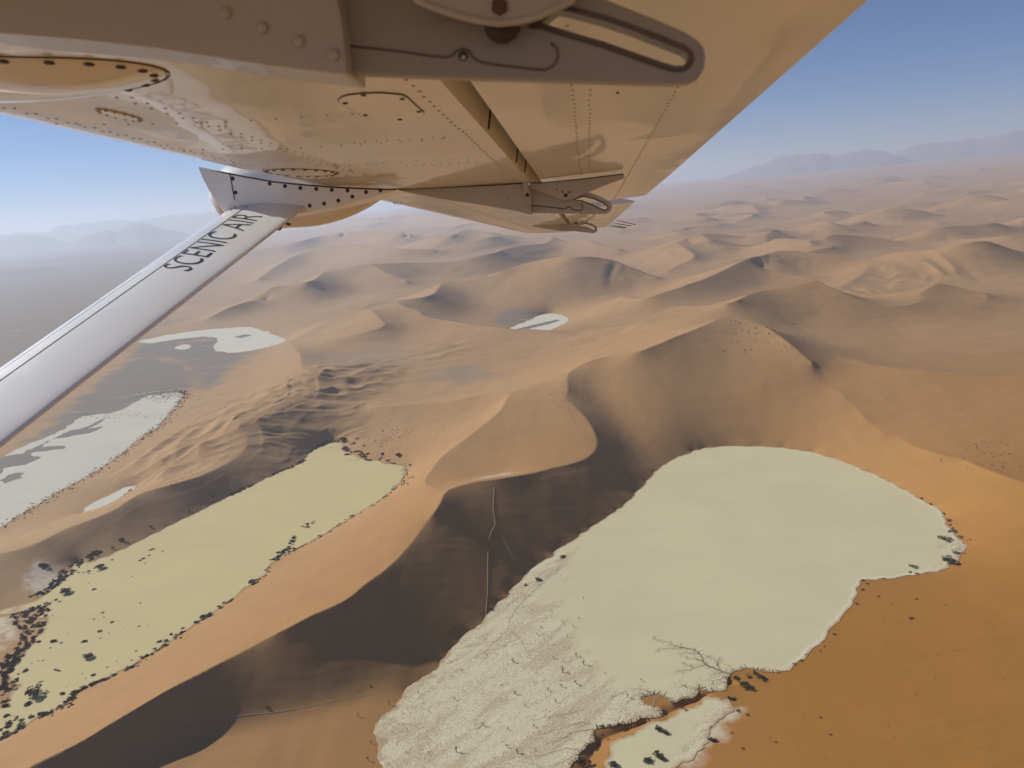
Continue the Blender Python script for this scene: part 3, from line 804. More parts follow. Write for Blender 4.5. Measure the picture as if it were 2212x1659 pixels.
mountain('mountains', [(1880,370),(1910,352),(1935,337),(1948,331),(1970,323),(2016,316),(2040,315),(2062,309),(2085,306),(2110,308),(2131,304),(2150,298),(2169,292),(2196,287),(2215,290),(2260,284),(2330,290),(2420,296),(2500,310)], 35000, 20, 'higher blue mountain range at the far right of the horizon', 110, 2)
mountain('mountains', [(-260,560),(-120,528),(-40,519),(0,515),(40,507),(80,508),(110,504),(120,495),(135,491),(160,490),(200,484),(260,479),(330,474),(400,467),(478,460),(560,453),(640,451),(720,458),(800,470)], 38000, 20, 'flat-topped blue mesa along the left horizon', 90, 3)
mountain('mountains', [(150,528),(190,510),(215,503),(233,499),(250,504),(270,495),(285,487),(299,484),(312,487),(330,489),(350,497),(380,504),(420,512)], 27000, 10, 'pair of blue peaks rising from the haze above the strut', 60, 4)
mountain('mountains', [(-90,552),(-50,530),(-20,520),(20,512),(50,510),(90,513),(120,520),(160,534)], 30000, 10, 'small blue hills at the left edge under the mesa', 50, 5)

# ------------------------------------------------------------------ haze: the dusty air over the whole desert
HZX, HZT = 66000.0, 1280.0
hv = [(sx * HZX, sy * HZX, z) for z in (-40.0, HZT) for sx, sy in ((-1, -1), (1, -1), (1, 1), (-1, 1))]
hf = [(3, 2, 1, 0), (4, 5, 6, 7), (0, 1, 5, 4), (1, 2, 6, 5), (2, 3, 7, 6), (3, 0, 4, 7)]
me = bpy.data.meshes.new('haze'); me.from_pydata(hv, [], hf)
m = bpy.data.materials.new('haze_air'); m.use_nodes = True
nt = m.node_tree; nt.nodes.remove(nt.nodes['Principled BSDF'])
pv = nt.nodes.new('ShaderNodeVolumePrincipled')
pv.inputs['Color'].default_value = (0.76, 0.84, 0.98, 1)
pv.inputs['Density'].default_value = 5.4e-5
pv.inputs['Anisotropy'].default_value = 0.3
nt.links.new(pv.outputs[0], nt.nodes['Material Output'].inputs['Volume'])
tag(link('haze', me, None, m), 'pale dusty haze over the desert', 'haze', kind='stuff')

# ------------------------------------------------------------------ the aircraft: wing underside, flap, tracks, strut
def unit(v): return v / v.length
SV = unit(CR * 164 + CU * 296 + FWD * 1640)                  # outboard along the wing
CV = CR + CU * .035 - FWD * .106
CV = unit(CV - SV * CV.dot(SV))                              # aft along the chord
NV = CV.cross(SV)                                            # up through the wing
ROOT = bpy.data.objects.new('light_aircraft', None)
col.objects.link(ROOT)
RM = Matrix((CV, SV, NV)).transposed().to_4x4()
RM.translation = EYE
ROOT.matrix_world = RM
tag(ROOT, 'white high-wing light aircraft seen from below, its wing and lettered strut overhead', 'aircraft')
def loc(d): return Vector((d.dot(CV), d.dot(SV), d.dot(NV)))
def ats(px, py, s):
    d = loc(ray(px, py)); return d * (s / d.y)
def wing_h(a):                                               # lower skin, slightly bellied
    t = min(max((a + 1.285) / 1.715, 0), 1)
    return float(np.interp(t, [0, .05, .12, .3, .6, .8, 1], [.352, .332, .318, .302, .298, .315, .34]))
def onw(px, py, off=0.0):
    d = loc(ray(px, py)); h_ = .31
    for _ in range(12):
        p = d * (h_ / d.z); h_ = wing_h(p.x)
    return Vector((p.x, p.y, h_ - off))

def paint(name, base, rough, coat, dirt=.25, metallic=0.0):
    m, nt, bs = newmat(name)
    tc = N(nt, 'ShaderNodeTexCoord')
    n1 = noise_n(nt, tc.outputs['Object'], 3.0, 5, .6, .5)
    mp = N(nt, 'ShaderNodeMapping'); mp.inputs['Scale'].default_value = (1.5, 9, 6); nt.links.new(tc.outputs['Object'], mp.inputs[0])
    n2 = noise_n(nt, mp.outputs[0], 2.0, 6, .65, .4)
    c = mix(nt, math_n(nt, 'MULTIPLY', ramp(nt, n1, [(.4, 0), (.75, 1)]), dirt), base, tuple(x * .72 for x in base))
    c = mix(nt, math_n(nt, 'MULTIPLY', ramp(nt, n2, [(.55, 0), (.8, 1)]), dirt * .8), c, (base[0] * .62, base[1] * .56, base[2] * .46))
    nt.links.new(c, bs.inputs['Base Color'])
    rr = ramp(nt, n1, [(.3, rough * .8), (.8, rough * 1.4)])
    nt.links.new(rr, bs.inputs['Roughness'])
    bs.inputs['Coat Weight'].default_value = coat
    bs.inputs['Coat Roughness'].default_value = .04
    bs.inputs['Metallic'].default_value = metallic
    big = noise_n(nt, tc.outputs['Object'], 1.7, 2, .5)
    bp = N(nt, 'ShaderNodeBump', i_Strength=.25, i_Distance=.02)
    nt.links.new(big, bp.inputs['Height'])
    nt.links.new(bp.outputs[0], bs.inputs['Normal']); nt.links.new(bp.outputs[0], bs.inputs['Coat Normal'])
    return m
SKIN = paint('white_gloss_paint', (0.85, 0.83, 0.765), .32, .6, .16)
STRUTM = paint('white_strut_paint', (0.90, 0.885, 0.82), .3, .6, .12)
GREY = paint('grey_bracket_paint', (0.36, 0.34, 0.30), .45, .15, .35)
BOXM = paint('grey_white_fairing', (0.50, 0.48, 0.43), .38, .3, .2)
DARK = paint('dark_screw_metal', (0.05, 0.04, 0.032), .5, 0, .4)
RUST = paint('rusty_bolt', (0.13, 0.065, 0.04), .6, 0, .5)
LINER = paint('worn_slot_liner', (0.11, 0.10, 0.09), .35, .2, .6)
BLACK = paint('black_lettering', (0.015, 0.015, 0.017), .4, .3, .05)
REDL = paint('dark_red_lens', (0.16, 0.03, 0.02), .25, .6, .1)
RIVM = paint('painted_rivet', (0.40, 0.36, 0.30), .4, .2, .5)

def mesh_of(name, V, F, parent, mat, smooth=False, bevel=0.0):
    me = bpy.data.meshes.new(name)
    me.from_pydata([tuple(v) for v in V], [], F)
    me.update()
    bm = bmesh.new(); bm.from_mesh(me)
    bmesh.ops.remove_doubles(bm, verts=bm.verts, dist=1e-6)
    bmesh.ops.recalc_face_normals(bm, faces=bm.faces)
    bm.to_mesh(me); bm.free()
    o = link(name, me, parent, mat, smooth)
    if bevel:
        b = o.modifiers.new('bevel', 'BEVEL'); b.width = bevel; b.segments = 2; b.limit_method = 'ANGLE'; b.angle_limit = math.radians(50)
    return o
def loft(rings, cap=True):
    n = len(rings[0]); V = [p for r in rings for p in r]; F = []
    for k in range(len(rings) - 1):
        for i in range(n):
            j = (i + 1) % n
            F.append((k * n + i, k * n + j, (k + 1) * n + j, (k + 1) * n + i))
    if cap: F += [tuple(range(n)), tuple(range((len(rings) - 1) * n, len(rings) * n))]
    return V, F
def plate(name, outline, s, thick, parent, mat, hole=None, bevel=.0025, taper=None):
    "a slab standing in the chord plane at span s, outline in picture points"
    lo = [ats(x, y, s) for x, y in outline]
    loops = [lo] + ([[ats(x, y, s) for x, y in hole]] if hole else [])
    flat = [p for l in loops for p in l]
    tri = geometry.tessellate_polygon([[Vector((p.x, p.z, 0)) for p in l] for l in loops])
    n = len(flat)
    V = flat + [Vector((p.x, p.y + thick, p.z)) for p in flat]
    F = [tuple(t) for t in tri] + [tuple(i + n for i in t[::-1]) for t in tri]
    b = 0
    for l in loops:
        m_ = len(l)
        F += [(b + i, b + (i + 1) % m_, n + b + (i + 1) % m_, n + b + i) for i in range(m_)]
        b += m_
    return mesh_of(name, V, F, parent, mat, False, bevel)
def tube(name, pts, r, parent, mat, sides=6):
    rings = []
    for k, p in enumerate(pts):
        t = unit(pts[min(k + 1, len(pts) - 1)] - pts[max(k - 1, 0)])
        u = unit(t.cross(Vector((.31, .52, .8)))); w = t.cross(u)
        rings.append([p + (u * math.cos(q * 2 * math.pi / sides) + w * math.sin(q * 2 * math.pi / sides)) * r for q in range(sides)])
    return mesh_of(name, *loft(rings), parent, mat, True)
def disc_dome(center, axis, r, hgt, sides=10):
    u = unit(axis.cross(Vector((.2, .9, .3)))); w = axis.cross(u)
    ring = lambda rr, z: [center + axis * z + (u * math.cos(q * 2 * math.pi / sides) + w * math.sin(q * 2 * math.pi / sides)) * rr for q in range(sides)]
    return loft([ring(r, -hgt * .3), ring(r * .9, hgt * .55), ring(r * .45, hgt)])

# --- wing shell
TIP_LE, TIP_TE = ats(1125, 503, 9.5), ats(1313, 490, 9.5)
S_IN, S_TAP, S_TIP = -1.4, 4.2, 9.5
def frame(s):
    k = max(0.0, (s - S_TAP) / (S_TIP - S_TAP))
    le = Vector((-1.285, s, .34)).lerp(Vector((TIP_LE.x, s, TIP_LE.z)), k)
    te = Vector((.43, s, .34)).lerp(Vector((TIP_TE.x, s, TIP_TE.z)), k)
    return le, te
def sec(s, prof):
    le, te = frame(s); c = te.x - le.x
    return [Vector((le.x + c * t, s, le.z + (te.z - le.z) * t + c * hh)) for t, hh in prof]
belly = lambda t: (np.interp(t, [0, .05, .12, .3, .6, .8, 1], [.352, .332, .318, .302, .298, .315, .34]) - .34) / 1.715
low = [(t, float(belly(t)) + e) for t, e in ((.004, .022), (.010, .013), (.022, .006), (.045, .0015), (.08, 0), (.12, 0), (.2, 0), (.3, 0), (.4, 0), (.5, 0), (.606, 0))]
upr = [(.612, .02), (.63, .075), (.66, .10), (.5, .125), (.35, .135), (.2, .125), (.1, .10), (.04, .072), (.012, .052), (.001, .036)]
stations = [S_IN + i * .35 for i in range(16)] + [S_TAP + i * .53 for i in range(11)]
V, F = loft([sec(s, low + upr) for s in stations])
wing = mesh_of('wing', V, F, ROOT, SKIN, True)
wing.data.set_sharp_from_angle(angle=math.radians(38)) if hasattr(wing.data, 'set_sharp_from_angle') else None
fl = [(.624, .018), (.627, .004), (.634, -.004 + float(belly(.634)) * .8), (.65, float(belly(.65))), (.72, float(belly(.72))), (.8, float(belly(.8))), (.9, float(belly(.9))), (.995, -.0005), (1.0, .001), (1.0, .004), (.85, .04), (.72, .075), (.66, .075), (.63, .045)]
V, F = loft([sec(s, fl) for s in [x for x in stations if x < 5.6]])
flap = mesh_of('flap', V, F, ROOT, SKIN, True)
al = [(t * .965 + .02 if t > .8 else t, hh) for t, hh in fl]
V, F = loft([sec(s, al) for s in (5.76, 6.4, 7.1, 7.9, 8.7, 9.45)])
aileron = mesh_of('aileron', V, F, ROOT, SKIN, True)
for o in (flap, aileron):
    if hasattr(o.data, 'set_sharp_from_angle'): o.data.set_sharp_from_angle(angle=math.radians(38))

# --- flap tracks
def arc_pts(cx, cy, rx, ry, a0, a1, n): return [(cx + rx * math.cos(math.radians(a0 + (a1 - a0) * k / n)), cy + ry * math.sin(math.radians(a0 + (a1 - a0) * k / n))) for k in range(n + 1)]
S1, S2, S3 = .78, 3.5, 7.6
def ring_band(name, loop, s0, thick, width, parent, mat):
    "lining along the inside of a slot"
    P = [ats(x, y, s0) for x, y in loop]; n = len(P); cen = sum(P, Vector()) / n
    inner = []
    for i in range(n):
        t = unit(P[(i + 1) % n] - P[i - 1]); nn = Vector((-t.z, 0, t.x))
        if nn.dot(cen - P[i]) < 0: nn = -nn
        inner.append(P[i] + nn * width)
    off = Vector((0, thick, 0))
    rings = [P, inner, [p + off for p in inner], [p + off for p in P]]
    V = [p for r in rings for p in r]; F = []
    for k in range(4):
        for i in range(n):
            j = (i + 1) % n; a_, b_ = k * n, ((k + 1) % 4) * n
            F.append((a_ + i, a_ + j, b_ + j, b_ + i))
    return mesh_of(name, V, F, parent, mat, False)

# first track, right above the lens
b1 = plate('track_fairing', [(-90,60),(0,71),(160,84),(328,102),(420,116),(510,131),(630,147),(738,160),(747,158),(745,120),(741,78),(736,35),(729,0),(727,-40),(722,-110),(-90,-110)], S1, .07, ROOT, BOXM, None, .004)
for x, y in ((487, 28), (566, 60), (645, 89), (721, 118)):
    c = ats(x, y, S1 - .001)
    mesh_of('rivet', *disc_dome(c, Vector((0, -1, 0)), .0062, .003, 14), b1, BOXM, True)
slot1 = [(1142,58),(1170,60),(1240,82),(1300,99),(1370,124),(1430,145),(1455,152),(1476,152),(1490,143),(1497,126),(1493,110),(1478,99),(1430,80),(1360,53),(1300,33),(1240,17),(1205,10),(1180,28)]
br1 = plate('track_bracket', [(728,-90),(736,0),(742,78),(747,157),(850,162),(1000,168),(1200,174),(1350,178),(1450,181),(1488,178),(1510,167),(1521,148),(1525,122),(1521,103),(1508,86),(1480,68),(1420,42),(1350,14),(1290,-10),(1220,-45),(1150,-90)], S1 + .022, .018, ROOT, GREY, slot1, .003)
ring_band('slot_liner', slot1, S1 + .020, .022, .0045, br1, LINER)
groove = [(744,98),(800,104),(870,112),(930,121),(962,124),(978,119),(986,110),(1000,105),(1013,110),(1021,124),(1036,134),(1080,141),(1140,148),(1178,152),(1198,140),(1206,122),(1202,104),(1190,93)]
tube('pocket_edge', [ats(x, y, S1 + .0215) for x, y in groove], .0011, br1, LINER)
mesh_of('bolt_hole', *disc_dome(ats(1000, 121, S1 + .0205), Vector((0, -1, 0)), .0048, .0012, 16), br1, DARK, True)
mesh_of('bolt_sleeve', *disc_dome(ats(1001, 124, S1 + .0195), Vector((0, -1, 0)), .0026, .0012, 12), br1, BOXM, True)
cov = plate('flap_arm', [(870,-60),(900,0),(930,14),(980,31),(1030,44),(1075,50),(1120,46),(1165,34),(1210,13),(1235,0),(1270,-60)], S1 - .014, .016, ROOT, BOXM, None, .003)
tube('rolled_edge', [ats(x, y, S1 - .014) for x, y in ((885,-30),(900,0),(930,14),(980,31),(1030,44),(1075,50),(1120,46),(1165,34),(1210,13),(1235,0),(1255,-30))], .0035, cov, BOXM, 8)
mesh_of('pivot_bolt', *disc_dome(ats(1079, 14, S1 - .015), Vector((0, -1, 0)), .0085, .006, 6), cov, RUST)
mesh_of('roller', *disc_dome(ats(1085, 52, S1 + .004), Vector((0, -1, 0)), .018, .004, 20), cov, DARK, True)

# second track
b2 = plate('track_fairing', [(853,410),(950,405),(1066,400),(1128,396),(1140,397),(1147,404),(1148,464),(1116,456),(1066,447),(950,429)], S2, .09, ROOT, BOXM, None, .004)
for x, y in ((1074, 420), (1096, 429), (1118, 439), (1140, 449)):
    mesh_of('rivet', *disc_dome(ats(x, y, S2 - .001), Vector((0, -1, 0)), .0055, .002, 10), b2, BOXM, True)
slot2 = [(1237,431),(1260,423),(1282,428),(1303,437),(1313,445),(1314,451),(1306,455),(1294,450),(1277,442),(1256,434)]
br2 = plate('track_bracket', [(1147,406),(1149,460),(1218,461),(1269,462),(1309,462),(1319,457),(1323,446),(1319,437),(1303,427),(1277,417),(1262,414),(1240,412),(1200,410)], S2 + .03, .02, ROOT, BOXM, slot2, .003)
ring_band('slot_liner', slot2, S2 + .027, .024, .004, br2, LINER)
g2 = lambda dx, dy: (1065.6 + .16926 * dx, 345.6 + .16926 * dy)
tube('pocket_edge', [ats(*g2(*p), S2 + .029) for p in ((490,582),(700,600),(900,625),(935,615),(950,600),(970,598),(990,610),(1010,632),(1080,642),(1125,640),(1145,610),(1140,575),(1110,555))], .0022, br2, LINER)
cv2 = plate('flap_arm', [(1143,390),(1150,395),(1167,396),(1250,388),(1348,376),(1350,384),(1303,402),(1262,418),(1238,430),(1223,433),(1210,431),(1184,420),(1145,406)], S2 - .01, .03, ROOT, BOXM, None, .004)
for x, y, r in ((1222, 422, .009), (1215, 414, .0045), (1230, 415, .0045), (1203, 409, .0035)):
    mesh_of('bolt', *disc_dome(ats(x, y, S2 - .011), Vector((0, -1, 0)), r, .003, 8), cv2, DARK)
lk = plate('pushrod_link', [(1128,392),(1138,390),(1146,421),(1143,427),(1136,427),(1132,421)], S2 - .035, .02, ROOT, BOXM, None, .003)
mesh_of('bolt', *disc_dome(ats(1139, 421, S2 - .036), Vector((0, -1, 0)), .009, .004, 10), lk, DARK)
tube('edge_seam', [ats(x, y, S2 - .011) for x, y in ((1150,394),(1167,395),(1250,387),(1347,375.5))], .002, cv2, DARK)
tube('edge_seam', [ats(x, y, S2 - .003) for x, y in ((853,410),(950,405),(1066,400),(1128,396))], .002, b2, DARK)

# third track near the tip
b3 = plate('track_fairing', [(1098,478),(1160,474),(1209,470),(1211,499),(1170,493),(1130,485)], S3, .08, ROOT, BOXM, None, .004)
slot3 = [(1247,488),(1264,482),(1279,486),(1287,492),(1284,498),(1277,496),(1265,491)]
br3 = plate('track_bracket', [(1211,472),(1211,499),(1240,499),(1262,502),(1284,504),(1291,498),(1289,490),(1279,483),(1262,479),(1230,474)], S3 + .03, .02, ROOT, BOXM, slot3, .003)
ring_band('slot_liner', slot3, S3 + .027, .024, .005, br3, LINER)
cv3 = plate('flap_arm', [(1215,471),(1255,468),(1299,464),(1265,481),(1245,488),(1236,487)], S3 - .02, .03, ROOT, BOXM, None, .004)
mesh_of('bolt', *disc_dome(ats(1244, 482, S3 - .021), Vector((0, -1, 0)), .013, .005, 8), cv3, DARK)
for x0, y0, x1, y1 in ((1331, 476, 1373, 485), (1325, 482, 1363, 488), (1319, 486, 1355, 492), (1314, 488, 1350, 493)):
    tube('static_wick', [ats(x0, y0, 9.3), ats(x1, y1, 9.25)], .004, ROOT, DARK)

# --- strut, its fairing and the pod behind it
SF = 3.15
fz = lambda dx, dy: (403.2 + .23436 * dx, 334.1 + .23436 * dy)
fair_pts = [fz(*p) for p in ((100,108),(250,140),(400,172),(560,205),(800,245),(1100,275),(1400,298),(1700,312),(1940,318),(1850,352),(1700,395),(1500,445),(1300,490),(1100,530),(900,560),(700,575),(480,570),(360,545),(290,470),(220,360),(150,230))]
fair = plate('strut_fairing', fair_pts, SF, .16, ROOT, STRUTM, None, .02)
for p in ((425,220),(450,350),(765,268),(905,290),(1047,306),(1193,316),(1337,324),(1482,330),(1653,345),(1785,330),(1527,386),(1397,423),(1266,451),(1133,470)):
    mesh_of('screw', *disc_dome(ats(*fz(*p), SF - .001), Vector((0, -1, 0)), .0085, .002, 10), fair, DARK)
tube('panel_seam', [ats(*fz(*p), SF - .0006) for p in ((400,178),(415,260),(428,340),(442,415))], .0022, fair, DARK)
tube('panel_seam', [ats(*fz(*p), SF - .0006) for p in ((220,138),(400,176),(560,208),(800,250),(1100,280),(1400,302),(1700,316),(1935,321))], .0032, fair, DARK)
T0, T1 = ats(594, 441, 3.22), ats(0, 880, 2.0)
T0b = T0
TD = unit(T0 - T1)
T1 = T1 - TD * 1.3
E1 = unit(Vector((1, 0, 0)) - TD * TD.x); E2 = TD.cross(E1)
ph = math.radians(-3)
CH = E1 * math.cos(ph) + E2 * math.sin(ph); TH_ = TD.cross(CH)
if TH_.dot(-T0) < 0: TH_ = -TH_                                # broad face towards the cabin
def strut_sec(c, k=1.0):
    prof = []
    w, tk = .35 * k, .085 * k
    for q in range(28):
        an = 2 * math.pi * q / 28
        x = -.5 * math.cos(an)
        tt = (0.5 + x)
        y = math.sin(an) * (0.5 + .16 * (0.5 - tt))
        prof.append(c + CH * (x * w) + TH_ * (y * tk * (1.05 - .55 * tt)))
    return prof
V, F = loft([strut_sec(T1 + (T0 - T1) * k) for k in (0, .25, .5, .75, 1)])
strut = mesh_of('wing_strut', V, F, ROOT, STRUTM, True)
def on_strut(k, x, off):                                        # k along from T1 to T0, x across the chord (-.5 .. .5)
    tt = .5 + x; y = math.sqrt(max(0, .25 - x * x)) * 2 * (0.5 + .16 * (.5 - tt))
    return T1 + (T0 - T1) * k + CH * (x * .35) + TH_ * (y * .085 * (1.05 - .55 * tt) + off)
tube('panel_seam', [on_strut(k / 20, -.17, .0003) for k in range(20)], .0011, strut, DARK, 5)
tube('panel_seam', [on_strut(k / 20, -.33, .0001) for k in range(16)], .0005, strut, RIVM, 5)
for q in range(4):
    for x in (-.36, -.19):
        mesh_of('screw', *disc_dome(on_strut(.985 - .012 * q, x + .012 * q, -.0002), TH_, .0045, .0012, 8), strut, DARK)
cuff = mesh_of('strut_gap', *loft([strut_sec(T0 - TD * .004, 1.06), strut_sec(T0 + TD * .05, 1.06)]), ROOT, DARK, True)
# lettering
fc = bpy.data.curves.new('lettering', 'FONT'); fc.body = 'SCENIC AIR'; fc.size = 1.0; fc.offset = -0.012; fc.resolution_u = 6
tmp = bpy.data.objects.new('tmp_text', fc); col.objects.link(tmp)
bpy.context.view_layer.update()
tme = bpy.data.meshes.new_from_object(tmp.evaluated_get(bpy.context.evaluated_depsgraph_get()))
bpy.data.objects.remove(tmp); bpy.data.curves.remove(fc)
co = np.array([v.co[:] for v in tme.vertices])
W0 = co[:, 0].max() - co[:, 0].min(); x_min = co[:, 0].min()
def kproj(px, py):
    "station along the strut axis nearest to a picture point"
    d = unit(loc(ray(px, py))); best = None
    for k in range(0, 1001):
        p = T1 + (T0 - T1) * (k / 1000); e = (p - d * p.dot(d)).length
        if best is None or e < best[0]: best = (e, k / 1000)
    return best[1]
k0, k1 = kproj(380, 598), kproj(548, 486)
bm = bmesh.new(); bm.from_mesh(tme)
bmesh.ops.triangulate(bm, faces=bm.faces)
bmesh.ops.subdivide_edges(bm, edges=[e for e in bm.edges if e.calc_length() > .25], cuts=2)
for v in bm.verts:
    u = (v.co.x - x_min) / W0; y = v.co.y / .70
    v.co = on_strut(k0 + (k1 - k0) * u, .20 - .36 * y, .0012)
bm.to_mesh(tme); bm.free(); tme.name = 'lettering'
tme.materials.clear()
link('lettering', tme, strut, BLACK)['label'] = 'black capital lettering along the strut'
# pod
def pod(c, ax, ay, az):
    rings = []
    for k in range(17):
        u = -1 + 2 * k / 16
        r = math.sqrt(max(0.0004, 1 - abs(u) ** (3.2 if u < 0 else 1.7)))
        cc = c + Vector((u * ax, 0, (.35 * az) * max(u, 0) ** 2))
        rings.append([cc + Vector((0, math.cos(q * math.pi / 10) * ay * r, math.sin(q * math.pi / 10) * az * r)) for q in range(20)])
    return loft(rings)
pc = ats(657, 410, 3.75)
mesh_of('radar_pod', *pod(pc, .495, .17, .18), ROOT, SKIN, True)
mesh_of('drain_lens', *disc_dome(ats(602, 488, 3.55), Vector((0, -.3, -1)), .018, .02, 12), ROOT, REDL, True)
tube('drain_pipe', [ats(618, 483, 3.6), ats(627, 485, 3.6)], .006, ROOT, DARK)

# --- covers, screws and rivets on the lower skin
def skin_loop(pts, off=.0012): return [onw(x, y, off) for x, y in pts]
def cover(name, a0, s0, ra, rs, dome, nscrew, rsc, mat=SKIN, rim=True, trim=DARK):
    rings = []
    n = 40
    for rr, hh in ((1.0, 0.0006), (.985, .002), (.9, .15 * dome + .002), (.7, .55 * dome + .002), (.4, .88 * dome + .002), (.05, dome + .002)):
        rings.append([Vector((a0 + ra * rr * math.cos(2 * math.pi * q / n), s0 + rs * rr * math.sin(2 * math.pi * q / n), 0)) for q in range(n)])
        for p in rings[-1]: p.z = wing_h(p.x) - hh
    o = mesh_of(name, *loft(rings), ROOT, mat, True)
    rp = [Vector((a0 + ra * 1.01 * math.cos(2 * math.pi * q / n), s0 + rs * 1.01 * math.sin(2 * math.pi * q / n), 0)) for q in range(n + 1)]
    for p in rp: p.z = wing_h(p.x) - .0008
    if rim: tube('cover_seam', rp, .0012, o, trim, 5)
    for q in range(nscrew):
        an = 2 * math.pi * (q + .5) / nscrew
        p = Vector((a0 + ra * .93 * math.cos(an), s0 + rs * .93 * math.sin(an), 0)); p.z = wing_h(p.x) - .0022 - dome * .1
        mesh_of('screw', *disc_dome(p, Vector((0, 0, -1)), rsc, .0022, 8), o, trim)
    return o
def spanof(px, py): p = onw(px, py); return p.x, p.y
e0, e1 = onw(334, 140), onw(215, 190)
cover('access_cover', onw(334, 142).x - .30, onw(334, 142).y + .02, .30, .135, .03, 26, .0075)
l_, r_ = onw(535, 362), onw(748, 378)
cover('access_cover', (l_.x + r_.x) / 2, (l_.y + r_.y) / 2 + .02, abs(r_.x - l_.x) / 2, .13, .004, 20, .008)
l_, r_ = onw(832, 434), onw(958, 441)
cover('access_cover', (l_.x + r_.x) / 2, (l_.y + r_.y) / 2 + .1, abs(r_.x - l_.x) / 2, .28, .004, 18, .011)
l_, r_ = onw(180, 232), onw(330, 262)
cover('access_cover', (l_.x + r_.x) / 2, (l_.y + r_.y) / 2, abs(r_.x - l_.x) / 2, .07, .003, 14, .003, trim=RIVM)
hz_ = lambda dx, dy: (691.2 + .3125 * dx, 144 + .3125 * dy)
hp = [hz_(*p) for p in ((125,225),(150,205),(200,190),(300,180),(430,178),(560,190),(600,205),(640,245),(690,290),(718,310),(715,330),(680,350),(560,368),(440,370),(340,358),(300,340),(230,300),(160,255),(128,240))]
hl = skin_loop(hp, .0022); nH = len(hl)
base = skin_loop(hp, .0)
hatch = mesh_of('access_hatch', *loft([base, hl]), ROOT, SKIN, False, .0008)
tube('hatch_seam', [p + Vector((0, 0, .0012)) for p in hl + hl[:1]], .0012, hatch, DARK, 5)
for p in ((175,243),(300,187),(568,213),(683,303),(552,357),(313,326)):
    mesh_of('screw', *disc_dome(onw(*hz_(*p), .0028), Vector((0, 0, -1)), .0055, .0018, 10), hatch, DARK)
mesh_of('drain_hole', *disc_dome(onw(1334, 200, .0008), Vector((0, 0, -1)), .004, .0015, 8), flap, DARK)
rv, rf = [], []
def rivet(a_, s_, r=.0042):
    h_ = wing_h(a_); k = len(rv); m_ = 6
    le, te = frame(s_)
    if s_ > S_TAP:
        t = (a_ + 1.285) / 1.715; a_ = le.x + (te.x - le.x) * t
        h_ = le.z + (te.z - le.z) * t + (te.x - le.x) * float(belly(t))
    for rr, z in ((r, -.0003), (r * .55, .0014)):
        rv.extend(Vector((a_ + rr * math.cos(q * math.pi / 3), s_ + rr * math.sin(q * math.pi / 3), h_ - z)) for q in range(m_))
    rf.extend((k + q, k + (q + 1) % m_, k + m_ + (q + 1) % m_, k + m_ + q) for q in range(m_))
    rf.append(tuple(k + m_ + q for q in range(m_)))
rr_ = random.Random(2)
def row_s(a_, s0, s1, d):
    s_ = s0
    while s_ < s1: rivet(a_ + rr_.uniform(-.002, .002), s_); s_ += d
def row_a(s_, a0, a1, d):
    a_ = a0
    while a_ < a1: rivet(a_, s_ + rr_.uniform(-.002, .002)); a_ += d
for a_ in (-1.10, -1.08): row_s(a_, 1.0, 8.6, .06)
for a_ in (-.82, -.795): row_s(a_, .9, 8.6, .055)
row_s(-.30, 1.0, 8.4, .05); row_s(-.02, 1.1, 3.4, .05); row_s(.20, 1.5, 5.5, .045); row_s(.015, 1.4, 3.3, .055)
for s_ in (1.62, 2.05, 2.48, 3.55, 4.6, 5.4, 6.2, 7.0, 7.9): row_a(s_, -1.14, -.33, .055)
for s_ in (2.02, 2.6): row_a(s_, -.6, -.33, .03)
rivets = mesh_of('rivet_rows', rv, rf, wing, RIVM, True)
rivets['kind'] = 'stuff'
for s_ in (1.95, 2.7, 3.05):
    p = Vector((-.243, s_, .31)); 
    tube('cove_rib', [Vector((-.235, s_, .30)), Vector((-.225, s_, .36))], .003, wing, DARK, 5)

# ------------------------------------------------------------------ gullies, footpaths
def ribbon(name, lines, parent, mat, z=.16):
    V, F = [], []
    for pts, w0, w1 in lines:
        n = len(pts); k0 = len(V)
        for i, p in enumerate(pts):
            a, b = pts[max(i - 1, 0)], pts[min(i + 1, n - 1)]
            dx, dy = b[0] - a[0], b[1] - a[1]; l = math.hypot(dx, dy) + 1e-9
            w = (w0 + (w1 - w0) * i / (n - 1)) * .5
            zz = z if len(p) < 3 else p[2]
            V += [(p[0] - dy / l * w, p[1] + dx / l * w, zz), (p[0] + dy / l * w, p[1] - dx / l * w, zz)]
        F += [(k0 + 2 * i, k0 + 2 * i + 1, k0 + 2 * i + 3, k0 + 2 * i + 2) for i in range(n - 1)]
    me = bpy.data.meshes.new(name); me.from_pydata(V, [], F); me.update()
    return link(name, me, parent, mat)
def simple(name, c1, c2, scale, rough=.95):
    m, nt, bs = newmat(name)
    nt.links.new(mix(nt, noise_n(nt, coords(nt), scale, 5, .6), c1, c2), bs.inputs['Base Color'])
    bs.inputs['Roughness'].default_value = rough
    bs.inputs['Specular IOR Level'].default_value = .15
    return m
GULLY = simple('gully_mud', (0.24, 0.18, 0.115), (0.40, 0.32, 0.21), .3)
GULLYD = simple('gully_wall', (0.12, 0.08, 0.05), (0.20, 0.14, 0.09), .3)
grng = random.Random(21)
gz = lambda x, y: (1094.4 + .2604 * x, 1324.8 + .2604 * y)
def gw(p): q = at(*gz(*p), .1); return (q.x, q.y)
def wiggle(pts, amp, n=5):
    c = catmull(np.array(pts), n)
    c += np.array([[grng.uniform(-amp, amp), grng.uniform(-amp, amp)] for _ in c]); return [tuple(p) for p in c]
